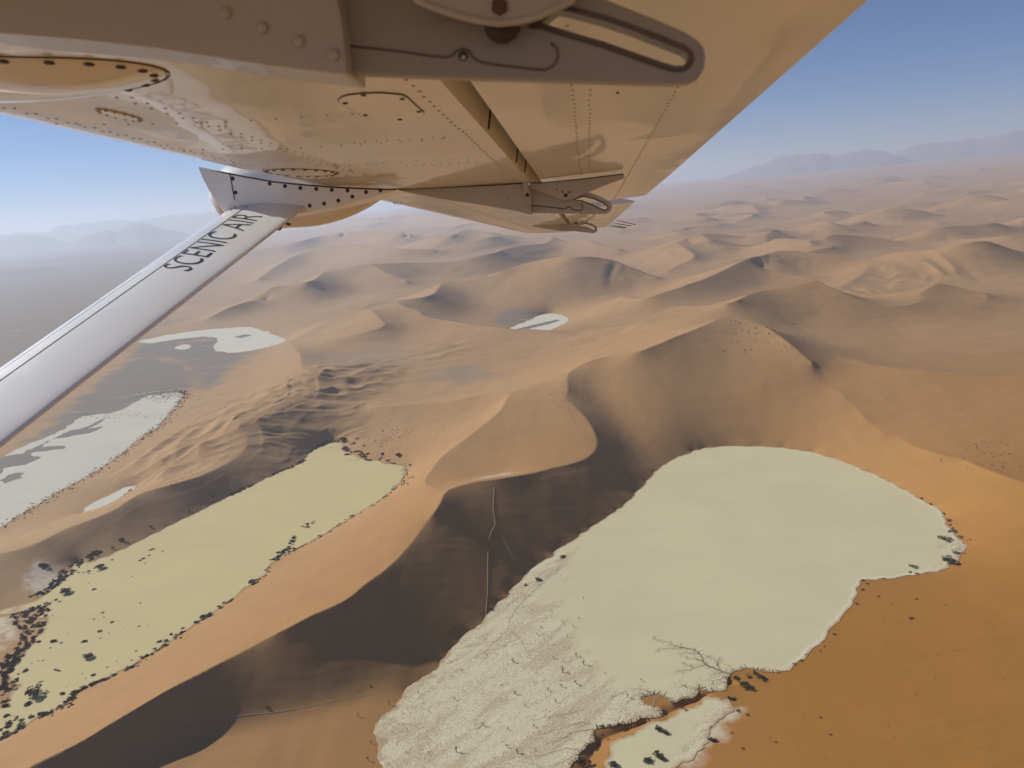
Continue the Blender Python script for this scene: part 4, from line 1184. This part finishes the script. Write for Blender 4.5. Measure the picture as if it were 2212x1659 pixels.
def spurs(pts, out, ln, w, prob, depth=1, side=None):
    for i in range(1, len(pts) - 1):
        if grng.random() > prob: continue
        dx, dy = pts[i + 1][0] - pts[i - 1][0], pts[i + 1][1] - pts[i - 1][1]
        base = math.atan2(dy, dx)
        sg = side if side else grng.choice((-1, 1))
        an = base + sg * grng.uniform(.5, 1.1)
        l = ln * grng.uniform(.4, 1.2); p = pts[i]; q = [p]
        for k in range(4):
            an += grng.uniform(-.35, .35); p = (p[0] + math.cos(an) * l / 4, p[1] + math.sin(an) * l / 4); q.append(p)
        out.append((q, w, .15))
        if depth > 0: spurs(q, out, ln * .5, w * .6, .6, depth - 1)
main = [(1850,505),(1780,478),(1700,445),(1650,425),(1620,370),(1590,325),(1540,300),(1460,285),(1380,262),(1320,235),(1270,225),(1200,200)]
arms = [[(1650,428),(1550,460),(1460,480),(1390,485)],[(1600,335),(1500,330),(1430,345)],[(1625,395),(1550,380),(1490,380)],[(1770,465),(1740,400),(1700,370),(1670,350)],
        [(1470,287),(1380,290),(1280,295),(1250,308)],[(1840,528),(1780,542),(1720,560),(1700,578)],[(1560,455),(1500,430),(1460,425)],[(1800,490),(1740,500),(1690,520)],[(1860,505),(1870,460),(1850,430)],[(1750,440),(1760,400),(1755,380)]]
L_ = []
mw = wiggle([gw(p) for p in main], .5)
L_.append((mw, 3.0, .3)); spurs(mw, L_, 8, .45, .8)
for a_ in arms:
    q = wiggle([gw(p) for p in a_], .4); L_.append((q, 1.1, .15)); spurs(q, L_, 6, .38, .9)
ribbon('gully', L_, clay, GULLY)
L_ = []
for a_ in ([(1230,740),(1180,690),(1110,665),(1050,690),(1000,740),(930,830)],[(1280,690),(1220,660),(1160,640),(1100,630),(1000,630)],[(1000,640),(960,660),(900,690),(840,720)],[(700,920),(600,905),(500,945),(380,980),(250,1010)],[(690,960),(560,990),(420,1060),(250,1110)],
           [(640,800),(520,830),(380,850),(200,900)],[(600,1120),(450,1130),(300,1180),(120,1200)],[(1500,620),(1460,600),(1430,620)],[(1600,640),(1540,610),(1480,600)],[(550,1190),(400,1260),(250,1283)]):
    q = wiggle([gw(p) for p in a_], .9); L_.append((q, 1.2, .25)); spurs(q, L_, 7, .35, .5)
z8 = lambda x, y: (748.8 + .3906 * x, 1094.4 + .3906 * y)
for a_ in ([(1090,420),(1020,480),(960,540),(910,610),(890,680),(830,740),(760,800),(640,860),(520,910)],[(1100,400),(1130,380),(1160,360),(1180,340)],[(1020,490),(960,500),(900,540),(860,590)],[(900,690),(950,720),(990,790),(1020,825)],[(820,745),(720,760),(620,790)],[(760,800),(780,830),(740,860)]):
    q = wiggle([at(*z8(*p), .1)[:2] for p in a_], .9); L_.append((q, 1.1, .2)); spurs(q, L_, 9, .3, .6)
ribbon('gully', L_, clay, GULLY)
L_ = []
bank = PANS['R']
bt = np.array([gw(p) for p in ((2200,470),(2050,455),(1940,490),(1860,510),(1835,600),(1780,650),(1680,665),(1590,650),(1570,690),(1420,740),(1360,750),(1290,700),(1200,690),(1240,790),(1150,830),(1000,870),(760,930),(720,980),(640,1080),(560,1180),(500,1283))])
for p in bank:
    d = segdist(bt, np.array([p[0]]), np.array([p[1]]))[0]
    if d < 14 and grng.random() < .8:
        i = int(np.argmin((bank[:, 0] - p[0]) ** 2 + (bank[:, 1] - p[1]) ** 2))
        t = bank[(i + 1) % len(bank)] - bank[i - 1]; nn = np.array([t[1], -t[0]]) / (np.hypot(*t) + 1e-9)
        if not inside(bank, np.array([p[0] + nn[0] * 2.5]), np.array([p[1] + nn[1] * 2.5]))[0]: nn = -nn
        l = grng.uniform(2, 8); q = [tuple(p - nn * .3)]; an = math.atan2(nn[1], nn[0])
        for k in range(3):
            an += grng.uniform(-.4, .4); q.append((q[-1][0] + math.cos(an) * l / 3, q[-1][1] + math.sin(an) * l / 3))
        L_.append((q, grng.uniform(1.0, 2.4), .1)); spurs(q, L_, 2.5, .4, .5, 0)
ribbon('gully', L_, clay, GULLYD, .2)
PATHM = simple('trodden_sand', (0.37, 0.235, 0.115), (0.45, 0.29, 0.15), .4)
def footpath(pts, w, label):
    c = catmull(np.array(pts, float), 6); q = []
    for x, y in c:
        p = drop(x, y)
        if p is not None: q.append((p.x + grng.uniform(-.15, .15), p.y + grng.uniform(-.15, .15), p.z + .12))
    o = ribbon('footpath', [(q, w, w * .7)], None, PATHM)
    tag(o, label, 'footpath', kind='structure')
footpath([(1068,1050),(1066,1075),(1065,1100),(1069,1131),(1060,1150),(1056,1170),(1053,1212),(1053,1270),(1050,1310),(1049,1338)], 1.0, 'steep footpath trodden straight down the dark dune face')
footpath([(1069,1131),(1089,1169),(1108,1204),(1134,1244)], .9, 'footpath branching right down the dark dune face')
footpath([(352,1556),(386,1566),(419,1566),(510,1548),(620,1535),(729,1513),(806,1499)], .6, 'long footpath curving along the foot of the dark dune')

# ------------------------------------------------------------------ bushes and trees
def leafmat(name, c1, c2):
    m, nt, bs = newmat(name)
    oi = N(nt, 'ShaderNodeObjectInfo')
    n1 = noise_n(nt, coords(nt), .9, 3, .6)
    f = math_n(nt, 'ADD', math_n(nt, 'MULTIPLY', n1, .7), math_n(nt, 'MULTIPLY', oi.outputs['Random'], .4))
    nt.links.new(mix(nt, f, c1, c2), bs.inputs['Base Color'])
    bs.inputs['Roughness'].default_value = .8
    bs.inputs['Specular IOR Level'].default_value = .2
    return m
LEAF_D = leafmat('dark_leaf', (0.034, 0.038, 0.020), (0.09, 0.085, 0.05))
LEAF_G = leafmat('green_leaf', (0.038, 0.046, 0.018), (0.10, 0.105, 0.05))
LEAF_B = leafmat('dry_twig', (0.07, 0.055, 0.034), (0.16, 0.125, 0.08))
WOOD = leafmat('dead_wood', (0.045, 0.032, 0.022), (0.10, 0.075, 0.052))
brng = random.Random(77)
def leaf_cloud(n, lobes, size, flat=1.0):
    V, F = [], []
    for _ in range(n):
        cx, cy, cz, r = brng.choice(lobes)
        while True:
            d = Vector((brng.uniform(-1, 1), brng.uniform(-1, 1), brng.uniform(-.6, 1)))
            if .25 < d.length < 1: break
        d = d.normalized() * (d.length ** .5)
        p = Vector((cx + d.x * r, cy + d.y * r, max(.03, cz + d.z * r * flat)))
        u = Vector((brng.gauss(0, 1), brng.gauss(0, 1), brng.gauss(0, .7))).normalized()
        w = u.cross(Vector((brng.gauss(0, 1), brng.gauss(0, 1), brng.gauss(0, 1)))).normalized()
        s = size * brng.uniform(.6, 1.3); k = len(V)
        V += [p - u * s - w * s * .6, p + u * s * .2 - w * s, p + u * s + w * s * .5, p - u * s * .3 + w * s * .9]
        F.append((k, k + 1, k + 2, k + 3))
    return V, F
def limb(V, F, a, b, r0, r1, sides=5):
    t = (b - a).normalized(); u = t.cross(Vector((.3, .7, .2))).normalized(); w = t.cross(u); k = len(V)
    for c, r in ((a, r0), (b, r1)):
        V += [c + (u * math.cos(q * 2 * math.pi / sides) + w * math.sin(q * 2 * math.pi / sides)) * r for q in range(sides)]
    F += [(k + q, k + (q + 1) % sides, k + sides + (q + 1) % sides, k + sides + q) for q in range(sides)]
def mk(name, V, F, mat):
    me = bpy.data.meshes.new(name); me.from_pydata([tuple(v) for v in V], [], F); me.materials.append(mat); me.update(); return me
def bush_mesh(mat, n=150, lobes=5, size=.13, flat=.75, elong=1.0):
    lb = [(brng.uniform(-.55, .55) * elong, brng.uniform(-.55, .55) / elong, brng.uniform(.12, .35), brng.uniform(.28, .5)) for _ in range(lobes)]
    V, F = leaf_cloud(n, lb, size, flat)
    for _ in range(6):
        an = brng.uniform(0, 6.28); limb(V, F, Vector((0, 0, -.08)), Vector((math.cos(an) * .45, math.sin(an) * .45, .35)), .035, .01, 4)
    return mk('bush', V, F, mat)
BUSH_D = [bush_mesh(LEAF_D) for _ in range(5)]
BUSH_B = [bush_mesh(LEAF_B, 110, 6, .11, .6) for _ in range(4)]
BUSH_G = [bush_mesh(LEAF_G, 150, 6, .12, .55, 1.6) for _ in range(4)]
def crown_mesh():
    lb = [(brng.uniform(-.6, .6), brng.uniform(-.6, .6), brng.uniform(.55, 1.0), brng.uniform(.26, .42)) for _ in range(11)] + [(0, 0, .75, .5)]
    V, F = leaf_cloud(620, lb, .085, .85); return mk('crown', V, F, LEAF_D)
def trunk_mesh():
    V, F = [], []
    limb(V, F, Vector((0, 0, -.1)), Vector((.03, .02, .38)), .07, .05, 7)
    for _ in range(7):
        an = brng.uniform(0, 6.28); limb(V, F, Vector((.02, .01, .3)), Vector((math.cos(an) * .5, math.sin(an) * .5, brng.uniform(.6, .95))), .035, .012, 5)
    return mk('trunk', V, F, WOOD)
CROWN = [crown_mesh() for _ in range(3)]; TRUNK = [trunk_mesh() for _ in range(3)]
def dead_mesh():
    V, F = [], []
    def grow(a, d, l, r, lev):
        b = a + d * l; limb(V, F, a, b, r, r * .65, 5 if lev < 2 else 4)
        if lev == 3: return
        for _ in range(brng.choice((2, 3)) if lev else 4):
            e = (d + Vector((brng.gauss(0, .75), brng.gauss(0, .75), brng.uniform(-.15, .45)))).normalized()
            grow(b, e, l * brng.uniform(.55, .85), r * .6, lev + 1)
    grow(Vector((0, 0, -.05)), Vector((brng.uniform(-.25, .25), brng.uniform(-.25, .25), 1)).normalized(), .3, .055, 0)
    return mk('dead_tree', V, F, WOOD)
DEAD = [dead_mesh() for _ in range(6)]
BUSHQ = []
def put(kind, mesh, px, py, size, label, cat, group=None, lift=0.0, squash=1.0, now=False):
    p = drop(px, py)
    if p is None: return None
    if kind in ('bush', 'shrub') and not now:
        BUSHQ.append((size / mpp(px, py) if group else 99, kind, mesh, px, py, size, label, cat, group, lift, squash, p)); return None
    o = bpy.data.objects.new(kind, mesh); col.objects.link(o)
    o.location = (p.x, p.y, p.z + lift); o.rotation_euler = (0, 0, brng.uniform(0, 6.28))
    o.scale = (size, size, size * squash)
    return tag(o, label, cat, group)
def mpp(px, py):
    p = at(px, py, 0); return (p - EYE).length / FPX
def tree(px, py, wpx, label, group=None):
    p = drop(px, py); s = mpp(px, py) * wpx * .55
    e = bpy.data.objects.new('acacia_tree', None); col.objects.link(e)
    e.location = p; e.rotation_euler = (0, 0, brng.uniform(0, 6.28)); e.scale = (s, s, s * .62); e.empty_display_size = .1
    k = brng.randrange(3)
    for n_, m_ in (('trunk', TRUNK[k]), ('crown', CROWN[k])):
        o = bpy.data.objects.new(n_, m_); col.objects.link(o); o.parent = e
    return tag(e, label, 'tree', group)
c2 = lambda x, y: (.2882 * x, 1180.8 + .2882 * y)
c3 = lambda x, y: (633.6 + .1302 * x, 910 + .1302 * y)
c4 = lambda x, y: (1843 + .191 * x, 1065.6 + .191 * y)
for (x, y), w, lab in ((c2(275,1115), 31, 'largest round dark tree standing in the yellow pan near its lower left end'),
        (c2(500,352), 21, 'round dark tree in the yellow pan beside the left shore thicket'), (c2(750,168), 19, 'dark round tree at the upper left of the yellow pan'),
        (c2(668,838), 19, 'ragged dark tree in the middle of the lower yellow pan'), ((547,1262), 19, 'round dark tree at the right shore of the yellow pan'),
        ((453,1330), 14, 'dark tree leaning over the right shore lower down the yellow pan'),
        (c3(815,318), 17, 'big dark tree at the far tip of the yellow pan'), (c3(860,480), 18, 'dark tree just below the tip of the yellow pan'), (c3(1740,575), 15, 'lone dark tree on sand right of the yellow pan tip'),
        (c4(1090,790), 24, 'dark tree on the white rim at the right end of the khaki pan'), (gz(1975,618), 22, 'dark tree on sand beside the gully head'),
        ((743,955), 12, 'small dark tree tucked against the big tree at the pan tip'),
        (gz(1262,975), 16, 'grey green tree on the small white flat, upper of the pair'), (gz(1312,1005), 14, 'grey green tree on the small white flat, lower of the pair'),
        (gz(1170,1235), 17, 'tree on the small white flat near the bottom edge, left of three'), (gz(1238,1185), 16, 'tree on the small white flat near the bottom edge, top of three'), (gz(1282,1220), 16, 'tree on the small white flat near the bottom edge, right of three'),
        (gz(880,1275), 19, 'tree at the lower tip of the small white flat on the bottom edge')):
    tree(x, y, w, lab)
IN_PAN = 'small dark bush standing out in the yellow muddy pan'
sc = [(215,1190,18),(400,722,16),(1197,720,11),(1285,664,9),(708,325,9),(632,718,12),(752,642,10),(645,1062,11),(587,1092,14),(467,1108,12),(705,970,10),(840,573,8),(297,719,10),(40,1208,18),(55,1273,12),(230,1286,12),(195,937,12),(125,840,12),
      (430,935,7),(415,928,6),(450,940,6),(300,1022,6),(320,1016,5),(45,1162,10),(20,1165,8),(70,1158,8),(120,1072,7),(103,1046,7),(332,572,7),(450,417,6),(422,404,8),(663,191,8),(843,104,6),(1045,603,6),(1370,619,8),(770,501,7),(1053,428,5),(1105,597,3.5),(925,613,3),(895,561,3),(815,656,4),(753,694,5),
      (510,661,3),(545,691,3),(460,729,6),(378,766,5),(250,679,7),(205,756,3),(187,788,5),(290,863,4),(325,861,5),(240,884,4),(140,961,6),(60,1141,5),(20,1111,6),(780,534,4),(705,551,5),(543,579,3),(390,480,3),(395,521,4),(668,208,5),(625,199,5),(590,199,5),(545,214,5),(655,156,3),(990,231,4),(960,246,3),(835,350,2.5),(762,344,2.5),
      (665,279,4),(620,959,4),(645,991,4),(645,1006,3),(500,1059,3),(515,1031,3),(878,866,4),(865,899,3),(808,909,5),(1020,791,6),(1055,831,6),(990,858,5),(320,1131,5),(100,1276,4),(70,1311,4),(45,1313,3),(1130,30,8),(1150,22,7),(1075,95,8),(1050,110,7),(1090,130,5),(1120,70,6),(1220,40,5)]
for x, y, w in sc:
    X, Y = c2(x, y); put('bush', brng.choice(BUSH_D if w > 6 else BUSH_D + BUSH_B), X, Y, mpp(X, Y) * w * .5, IN_PAN, 'bush', 'bushes standing in the yellow pan')
def along(line, n, spread, wmin, wmax, meshes, label, group, kind='bush', power=2.0):
    c = catmull(np.array(line, float), 8); d = np.concatenate([[0], np.cumsum(np.hypot(*np.diff(c, axis=0).T))])
    for _ in range(n):
        s = brng.random() * d[-1]
        if gnoise(np.array([s / 40.]), np.array([3.3]))[0] < -.12: continue
        x = np.interp(s, d, c[:, 0]) + brng.gauss(0, spread); y = np.interp(s, d, c[:, 1]) + brng.gauss(0, spread * .6)
        w = wmin + (wmax - wmin) * brng.random() ** power
        part = '' if n < 30 else (', near end', ', middle stretch', ', far end')[min(2, int(3 * s / d[-1]))]
        put(kind, brng.choice(meshes), x, y, mpp(x, y) * w * .5, label + part, 'bush', group + part)
along([(0,1600),(40,1578),(75,1554),(130,1530),(172,1492),(220,1470),(262,1452),(330,1412),(390,1371),(450,1331),(500,1296)], 210, 3.0, 4, 15, BUSH_D + BUSH_G[:2] + BUSH_B, 'low bush along the lower right shore of the yellow pan', 'bushes along the lower right shore of the yellow pan')
along([(540,1266),(566,1250),(592,1216),(640,1187),(690,1161),(740,1131),(790,1101),(830,1076),(858,1051),(875,1031)], 130, 2.5, 2.5, 8, BUSH_D + BUSH_B, 'small bush along the upper right shore of the yellow pan', 'bushes along the upper right shore of the yellow pan')
along([(590,1212),(608,1200),(625,1182),(640,1170)], 40, 5, 6, 15, BUSH_G + BUSH_B, 'bush in the green brown clump on the right shore', 'bush clump on the right shore')
along([(660,1140),(672,1134),(682,1128)], 18, 4, 4, 9, BUSH_B, 'dry bush in the small clump out from the right shore', 'small clump off the right shore')
along([(130,1528),(150,1518),(165,1500)], 9, 5, 8, 16, BUSH_G + BUSH_D, 'bush in the green clump at the lower right shore', 'green clump at the lower right shore')
along([(490,1072),(550,1045),(600,1020),(630,1008),(655,994),(665,982),(700,958),(730,953)], 130, 2.4, 4, 10, BUSH_D + BUSH_G, 'dark bush lining the far left shore of the yellow pan', 'bushes along the far left shore of the yellow pan')
along([(745,985),(770,975),(785,985),(800,996),(825,1000),(850,1001)], 50, 3, 4, 10, BUSH_G, 'green shrub at the far tip of the yellow pan', 'green shrubs at the far end of the yellow pan', 'shrub')
along([(870,1005),(876,1020),(876,1035),(866,1050)], 60, 3.5, 2.5, 6, BUSH_D, 'small bush rounding the far right tip of the pan', 'bushes rounding the far right tip of the yellow pan')
for x, y, w in ((990,372,15),(1050,500,14),(1200,552,16),(1150,590,14),(1480,548,14),(1460,606,9),(1430,637,8),(1580,650,13),(1670,702,12),(1275,652,10),(1950,722,13),(1055,285,9),(1170,412,10),(1980,930,11),(900,340,10)):
    X, Y = c3(x, y); put('shrub', brng.choice(BUSH_G), X, Y, mpp(X, Y) * w * .5, 'green shrub on the sand around the far tip of the yellow pan', 'bush', 'green shrubs on the sand round the pan tip', 0, .7)
def zone(poly, n, wmin, wmax, meshes, label, group):
    P = np.array(poly, float); k = 0
    for _ in range(n * 6):
        if k >= n: break
        x, y = brng.uniform(P[:, 0].min(), P[:, 0].max()), brng.uniform(P[:, 1].min(), P[:, 1].max())
        if not inside(P, np.array([x]), np.array([y]))[0]: continue
        if gnoise(np.array([x / 14.]), np.array([y / 12.]))[0] < -.1: continue
        w = wmin + (wmax - wmin) * brng.random() ** 2; k += 1
        q = (y - P[:, 1].min()) / (P[:, 1].max() - P[:, 1].min())
        part = '' if n < 60 else ', upper part' if q < .4 else ', lower part' if q > .7 else ', middle part'
        put('bush', brng.choice(meshes), x, y, mpp(x, y) * w * .5, label + part, 'bush', group + part)
# dense thickets
zone([(100,1270),(130,1232),(175,1208),(200,1208),(160,1238),(140,1258),(95,1290),(60,1290)], 190, 3.5, 10, BUSH_B + BUSH_D, 'brown bush in the upper left shore thicket', 'thicket on the upper left shore')
zone([(20,1330),(112,1300),(105,1330),(95,1355),(65,1400),(35,1440),(28,1420),(45,1370)], 330, 3.5, 10, BUSH_B + BUSH_D, 'brown bush in the wide thicket on the pan left shore', 'wide thicket on the left shore')
zone([(0,1420),(30,1405),(40,1430),(20,1460),(38,1470),(22,1495),(0,1500)], 90, 5, 15, BUSH_D, 'dark bush massed at the left picture edge by the yellow pan', 'bushes massed at the left edge')
zone([(85,1218),(105,1215),(110,1232),(85,1234)], 24, 4, 9, BUSH_D + BUSH_B, 'dark bush clump on the shaded slope above the left thicket', 'bush clump on the shaded slope')
zone([(180,1205),(205,1190),(222,1190),(200,1208)], 30, 4, 8, BUSH_B, 'brown bush clump where the shaded slope meets the yellow pan', 'bush clump at the slope foot')
zone([(0,1570),(45,1548),(55,1570),(20,1596),(0,1600)], 40, 4, 13, BUSH_D + BUSH_B, 'dark bush clump at the lower left corner of the yellow pan', 'bush clump at the lower left corner')
for x, y, w, lab in ((262,1168,16,'long dark bush halfway along the shaded dune foot'),(325,1138,8,'lone dark bush on the shaded dune foot, middle one'),(408,1104,7,'small lone bush on the shaded dune foot near the pan'),(459,1073,9,'dark bush high on the shaded dune foot'),(241,1183,7,'small bush at the water line of the shaded dune'),
        (578,1527,7,'lone dark bush at the foot of the big dark dune'),(800,1482,5,'small lone bush at the foot of the dark dune beside the path'),(1163,1254,18,'dark bush on the bright rim where the dune meets the khaki pan'),(1135,1266,10,'small dark bush on the bright rim below the larger one'),(1215,1206,16,'dark bush patch at the notch of the khaki pan shore'),(1098,1284,8,'dark bush on the dune foot above the khaki pan rim'),(1062,1316,10,'twiggy bush at the foot of the steep path')):
    put('bush', brng.choice(BUSH_D), x, y, mpp(x, y) * w * .5, lab, 'bush')
for x, y, w in ((1050,528,30),(1165,680,20),(690,840,20),(715,918,9),(1205,505,18),(1140,432,20),(1095,310,18),(1032,232,11),(870,124,10),(775,62,9),(350,968,6),(115,988,7),(160,1022,7),(110,1092,8),(650,905,10),(1090,440,10),(1100,358,7),(1130,395,8)):
    X, Y = c4(x, y); put('bush', brng.choice(BUSH_B if w > 12 else BUSH_D), X, Y, mpp(X, Y) * w * .5, 'brown bush on the right rim of the khaki pan, ' + ('upper part' if y < 450 else 'at the rim corner' if x > 1000 else 'lower part'), 'bush', 'bushes on the right rim of the khaki pan', 0, .7)
for x, y, w in ((285,1168,9),(720,1198,9),(50,1258,9),(650,1412,14),(30,1240,5),(1040,1268,4),(430,1250,3)):
    X, Y = c4(x, y); put('bush', brng.choice(BUSH_B), X, Y, mpp(X, Y) * w * .5, 'tiny dry tuft on the orange sand right of the khaki pan', 'bush', 'dry tufts on the orange sand', 0, .6)
for x, y, w in ((1900,550,14),(2110,535,20),(2010,525,16),(2060,500,14),(2140,560,13),(700,1095,14),(850,945,12),(930,935,12),(790,950,12),(1920,812,12),(2000,845,9),(1720,1065,18),(1690,1050,12),(1960,1128,9),(1870,992,5),(630,1255,22),(690,1265,14),(590,1240,14),(1880,712,14),(1840,705,10),(800,1040,8),(1460,795,10),(1490,815,8)):
    X, Y = gz(x, y); put('bush', brng.choice(BUSH_D + BUSH_B), X, Y, mpp(X, Y) * w * .5, 'dark bush ' + ('at the gully head' if x > 1800 and y < 700 else 'on orange sand right of the small white flat' if x > 1500 else 'in the lower end of the sandy gully' if x < 800 else 'in the middle of the sandy gully'), 'bush', 'bushes along the sandy gully')
for x, y, w in ((475,338,9),(700,165,12),(660,118,4),(590,300,5),(620,265,5),(380,410,8),(435,380,8),(590,830,6),(230,1028,9),(670,970,6)):
    X, Y = 1612.8 + .2708 * x, 1324.8 + .2708 * y; put('bush', brng.choice(BUSH_B), X, Y, mpp(X, Y) * w * .5, 'small dry tuft on orange sand below the khaki pan', 'bush', 'dry tufts below the khaki pan', 0, .6)
dt = [gz(*p) for p in ((60,405),(355,275),(395,365),(575,355),(640,415),(465,480),(815,495),(1120,560),(70,665),(345,640),(460,605),(410,735),(155,770),(330,805),(225,935),(365,880),(90,1155),(10,960),(1000,690),(600,45),(460,70),(285,120),(555,110),(560,205),(505,195),(260,180),(305,180),(580,580))] + \
     [z8(*p) for p in ((640,910),(605,1005),(600,1065),(400,1035),(235,1085),(920,855),(835,765),(870,770),(720,825),(755,1205),(600,1270),(460,1135),(330,1360),(605,1350),(890,1325),(945,1360),(120,1390),(1170,555),(1130,575),(1310,510),(740,590),(890,485),(800,570),(575,860),(930,1035),(135,1300),(65,1150),(1075,670),(1055,710))]
for x, y in dt:
    w = brng.choice((9, 12, 14, 17)) * (1.15 if y > 1400 else .7)
    spot = ('at the bottom edge of the cracked clay' if y > 1590 else 'beside the sandy gully bank' if x > 1330 and y > 1440 else 'on the smoother clay left of the branching gully' if x > 1230 else
            'on the left fringe where clay meets sand' if x < 900 else 'low down in the middle of the cracked clay' if y > 1490 else 'along the dune foot side of the clay' if x < 1075 else 'high up in the middle of the cracked clay')
    put('dead_tree', brng.choice(DEAD), x, y + w * .25, mpp(x, y) * w * brng.uniform(.5, 1.0), 'bare dead tree ' + spot, 'dead tree', 'dead trees ' + spot)
# the largest in view are things of their own, the rest one mass of scrub
BUSHQ.sort(key=lambda q: -q[0])
LOWV, LOWF = [], []
for n_, (sz, kind, mesh, px, py, size, label, cat, group, lift, squash, p) in enumerate(BUSHQ):
    rz = brng.uniform(0, 6.28)
    if n_ < 295:
        o = bpy.data.objects.new(kind, mesh); col.objects.link(o)
        o.location = (p.x, p.y, p.z + lift); o.rotation_euler = (0, 0, rz); o.scale = (size, size, size * squash * .8)
        tag(o, label, cat, group)
    else:
        for _ in range(26):
            an, rr = brng.uniform(0, 6.28), brng.random() ** .5
            c = p + Vector((math.cos(an) * rr, math.sin(an) * rr, brng.uniform(.05, .55) * (1.1 - rr))) * size
            u = Vector((brng.gauss(0, 1), brng.gauss(0, 1), brng.gauss(0, .8))).normalized() * size * .26
            w_ = u.cross(Vector((brng.gauss(0, 1), brng.gauss(0, 1), brng.gauss(0, 1)))).normalized() * size * .26; k = len(LOWV)
            LOWV += [c - u - w_ * .5, c + u * .3 - w_, c + u + w_ * .6, c - u * .4 + w_]; LOWF.append((k, k + 1, k + 2, k + 3))
tag(link('scrub', mk('scrub', LOWV, LOWF, LEAF_B)), 'mass of small dark scrub filling the thickets round the yellow pan', 'scrub', kind='stuff')
# scattered scrub nobody could count: one mass
def scrub_mass(name, spots, label, mat):
    V, F = [], []
    for x, y, w in spots:
        p = drop(x, y)
        if p is None: continue
        s = mpp(x, y) * w * .5
        for _ in range(9):
            c = p + Vector((brng.uniform(-.6, .6) * s, brng.uniform(-.6, .6) * s, brng.uniform(.05, .6) * s))
            u = Vector((brng.gauss(0, 1), brng.gauss(0, 1), brng.gauss(0, .8))).normalized() * s * .5
            w_ = u.cross(Vector((brng.gauss(0, 1), brng.gauss(0, 1), brng.gauss(0, 1)))).normalized() * s * .5; k = len(V)
            V += [c - u - w_ * .5, c + u * .3 - w_, c + u + w_ * .6, c - u * .4 + w_]; F.append((k, k + 1, k + 2, k + 3))
    o = link(name, mk(name, V, F, mat)); return tag(o, label, 'scrub', kind='stuff')
sp = []
lw = catmull(np.array([(-10,1148),(60,1104),(120,1069),(200,1024),(260,985),(300,953),(340,924),(372,892),(392,866),(400,850),(380,845)], float), 12)
for _ in range(520):
    i = brng.randrange(len(lw)); sp.append((lw[i][0] + brng.gauss(0, 5), lw[i][1] + brng.gauss(0, 4), brng.uniform(1.2, 3.6)))
for _ in range(150): sp.append((brng.gauss(350, 30), brng.gauss(856, 6), brng.uniform(1.2, 3.2)))
for _ in range(60): sp.append((brng.uniform(170, 320), brng.uniform(893, 905) - 0, brng.uniform(1.2, 2.6)))
scrub_mass('scrub', sp, 'fringe of tiny dark scrub along the edge of the long white salt pan', LEAF_B)
sp = [(brng.gauss(848, 32), brng.gauss(944, 11), brng.uniform(1.2, 3.0)) for _ in range(90)] + [(brng.uniform(600, 790), brng.uniform(925, 1000), brng.uniform(1.0, 2.6)) for _ in range(70)] + [(brng.uniform(430, 560), brng.uniform(850, 900), brng.uniform(1, 2.2)) for _ in range(40)] + [(brng.uniform(350, 480), brng.uniform(1000, 1050), brng.uniform(1, 2.4)) for _ in range(26)]
sp += [(brng.gauss(1225, 20), brng.gauss(830, 25), brng.uniform(1, 3)) for _ in range(24)] + [(brng.uniform(1560, 1760), brng.uniform(690, 760), brng.uniform(1, 2.6)) for _ in range(60)] + [(brng.uniform(2030, 2212), brng.uniform(950, 1020), brng.uniform(1.2, 3)) for _ in range(60)]
sp += [(brng.uniform(1700, 2200), brng.uniform(1320, 1650), brng.uniform(1, 2.6)) for _ in range(60)] + [(brng.gauss(2080, 14), brng.gauss(1190, 14), brng.uniform(1, 2.8)) for _ in range(50)] + [(brng.uniform(380, 900), brng.uniform(1150, 1500), brng.uniform(.8, 2)) for _ in range(40)]
scrub_mass('scrub', sp, 'tiny tufts of dry grass dotted over the sand', LEAF_B)
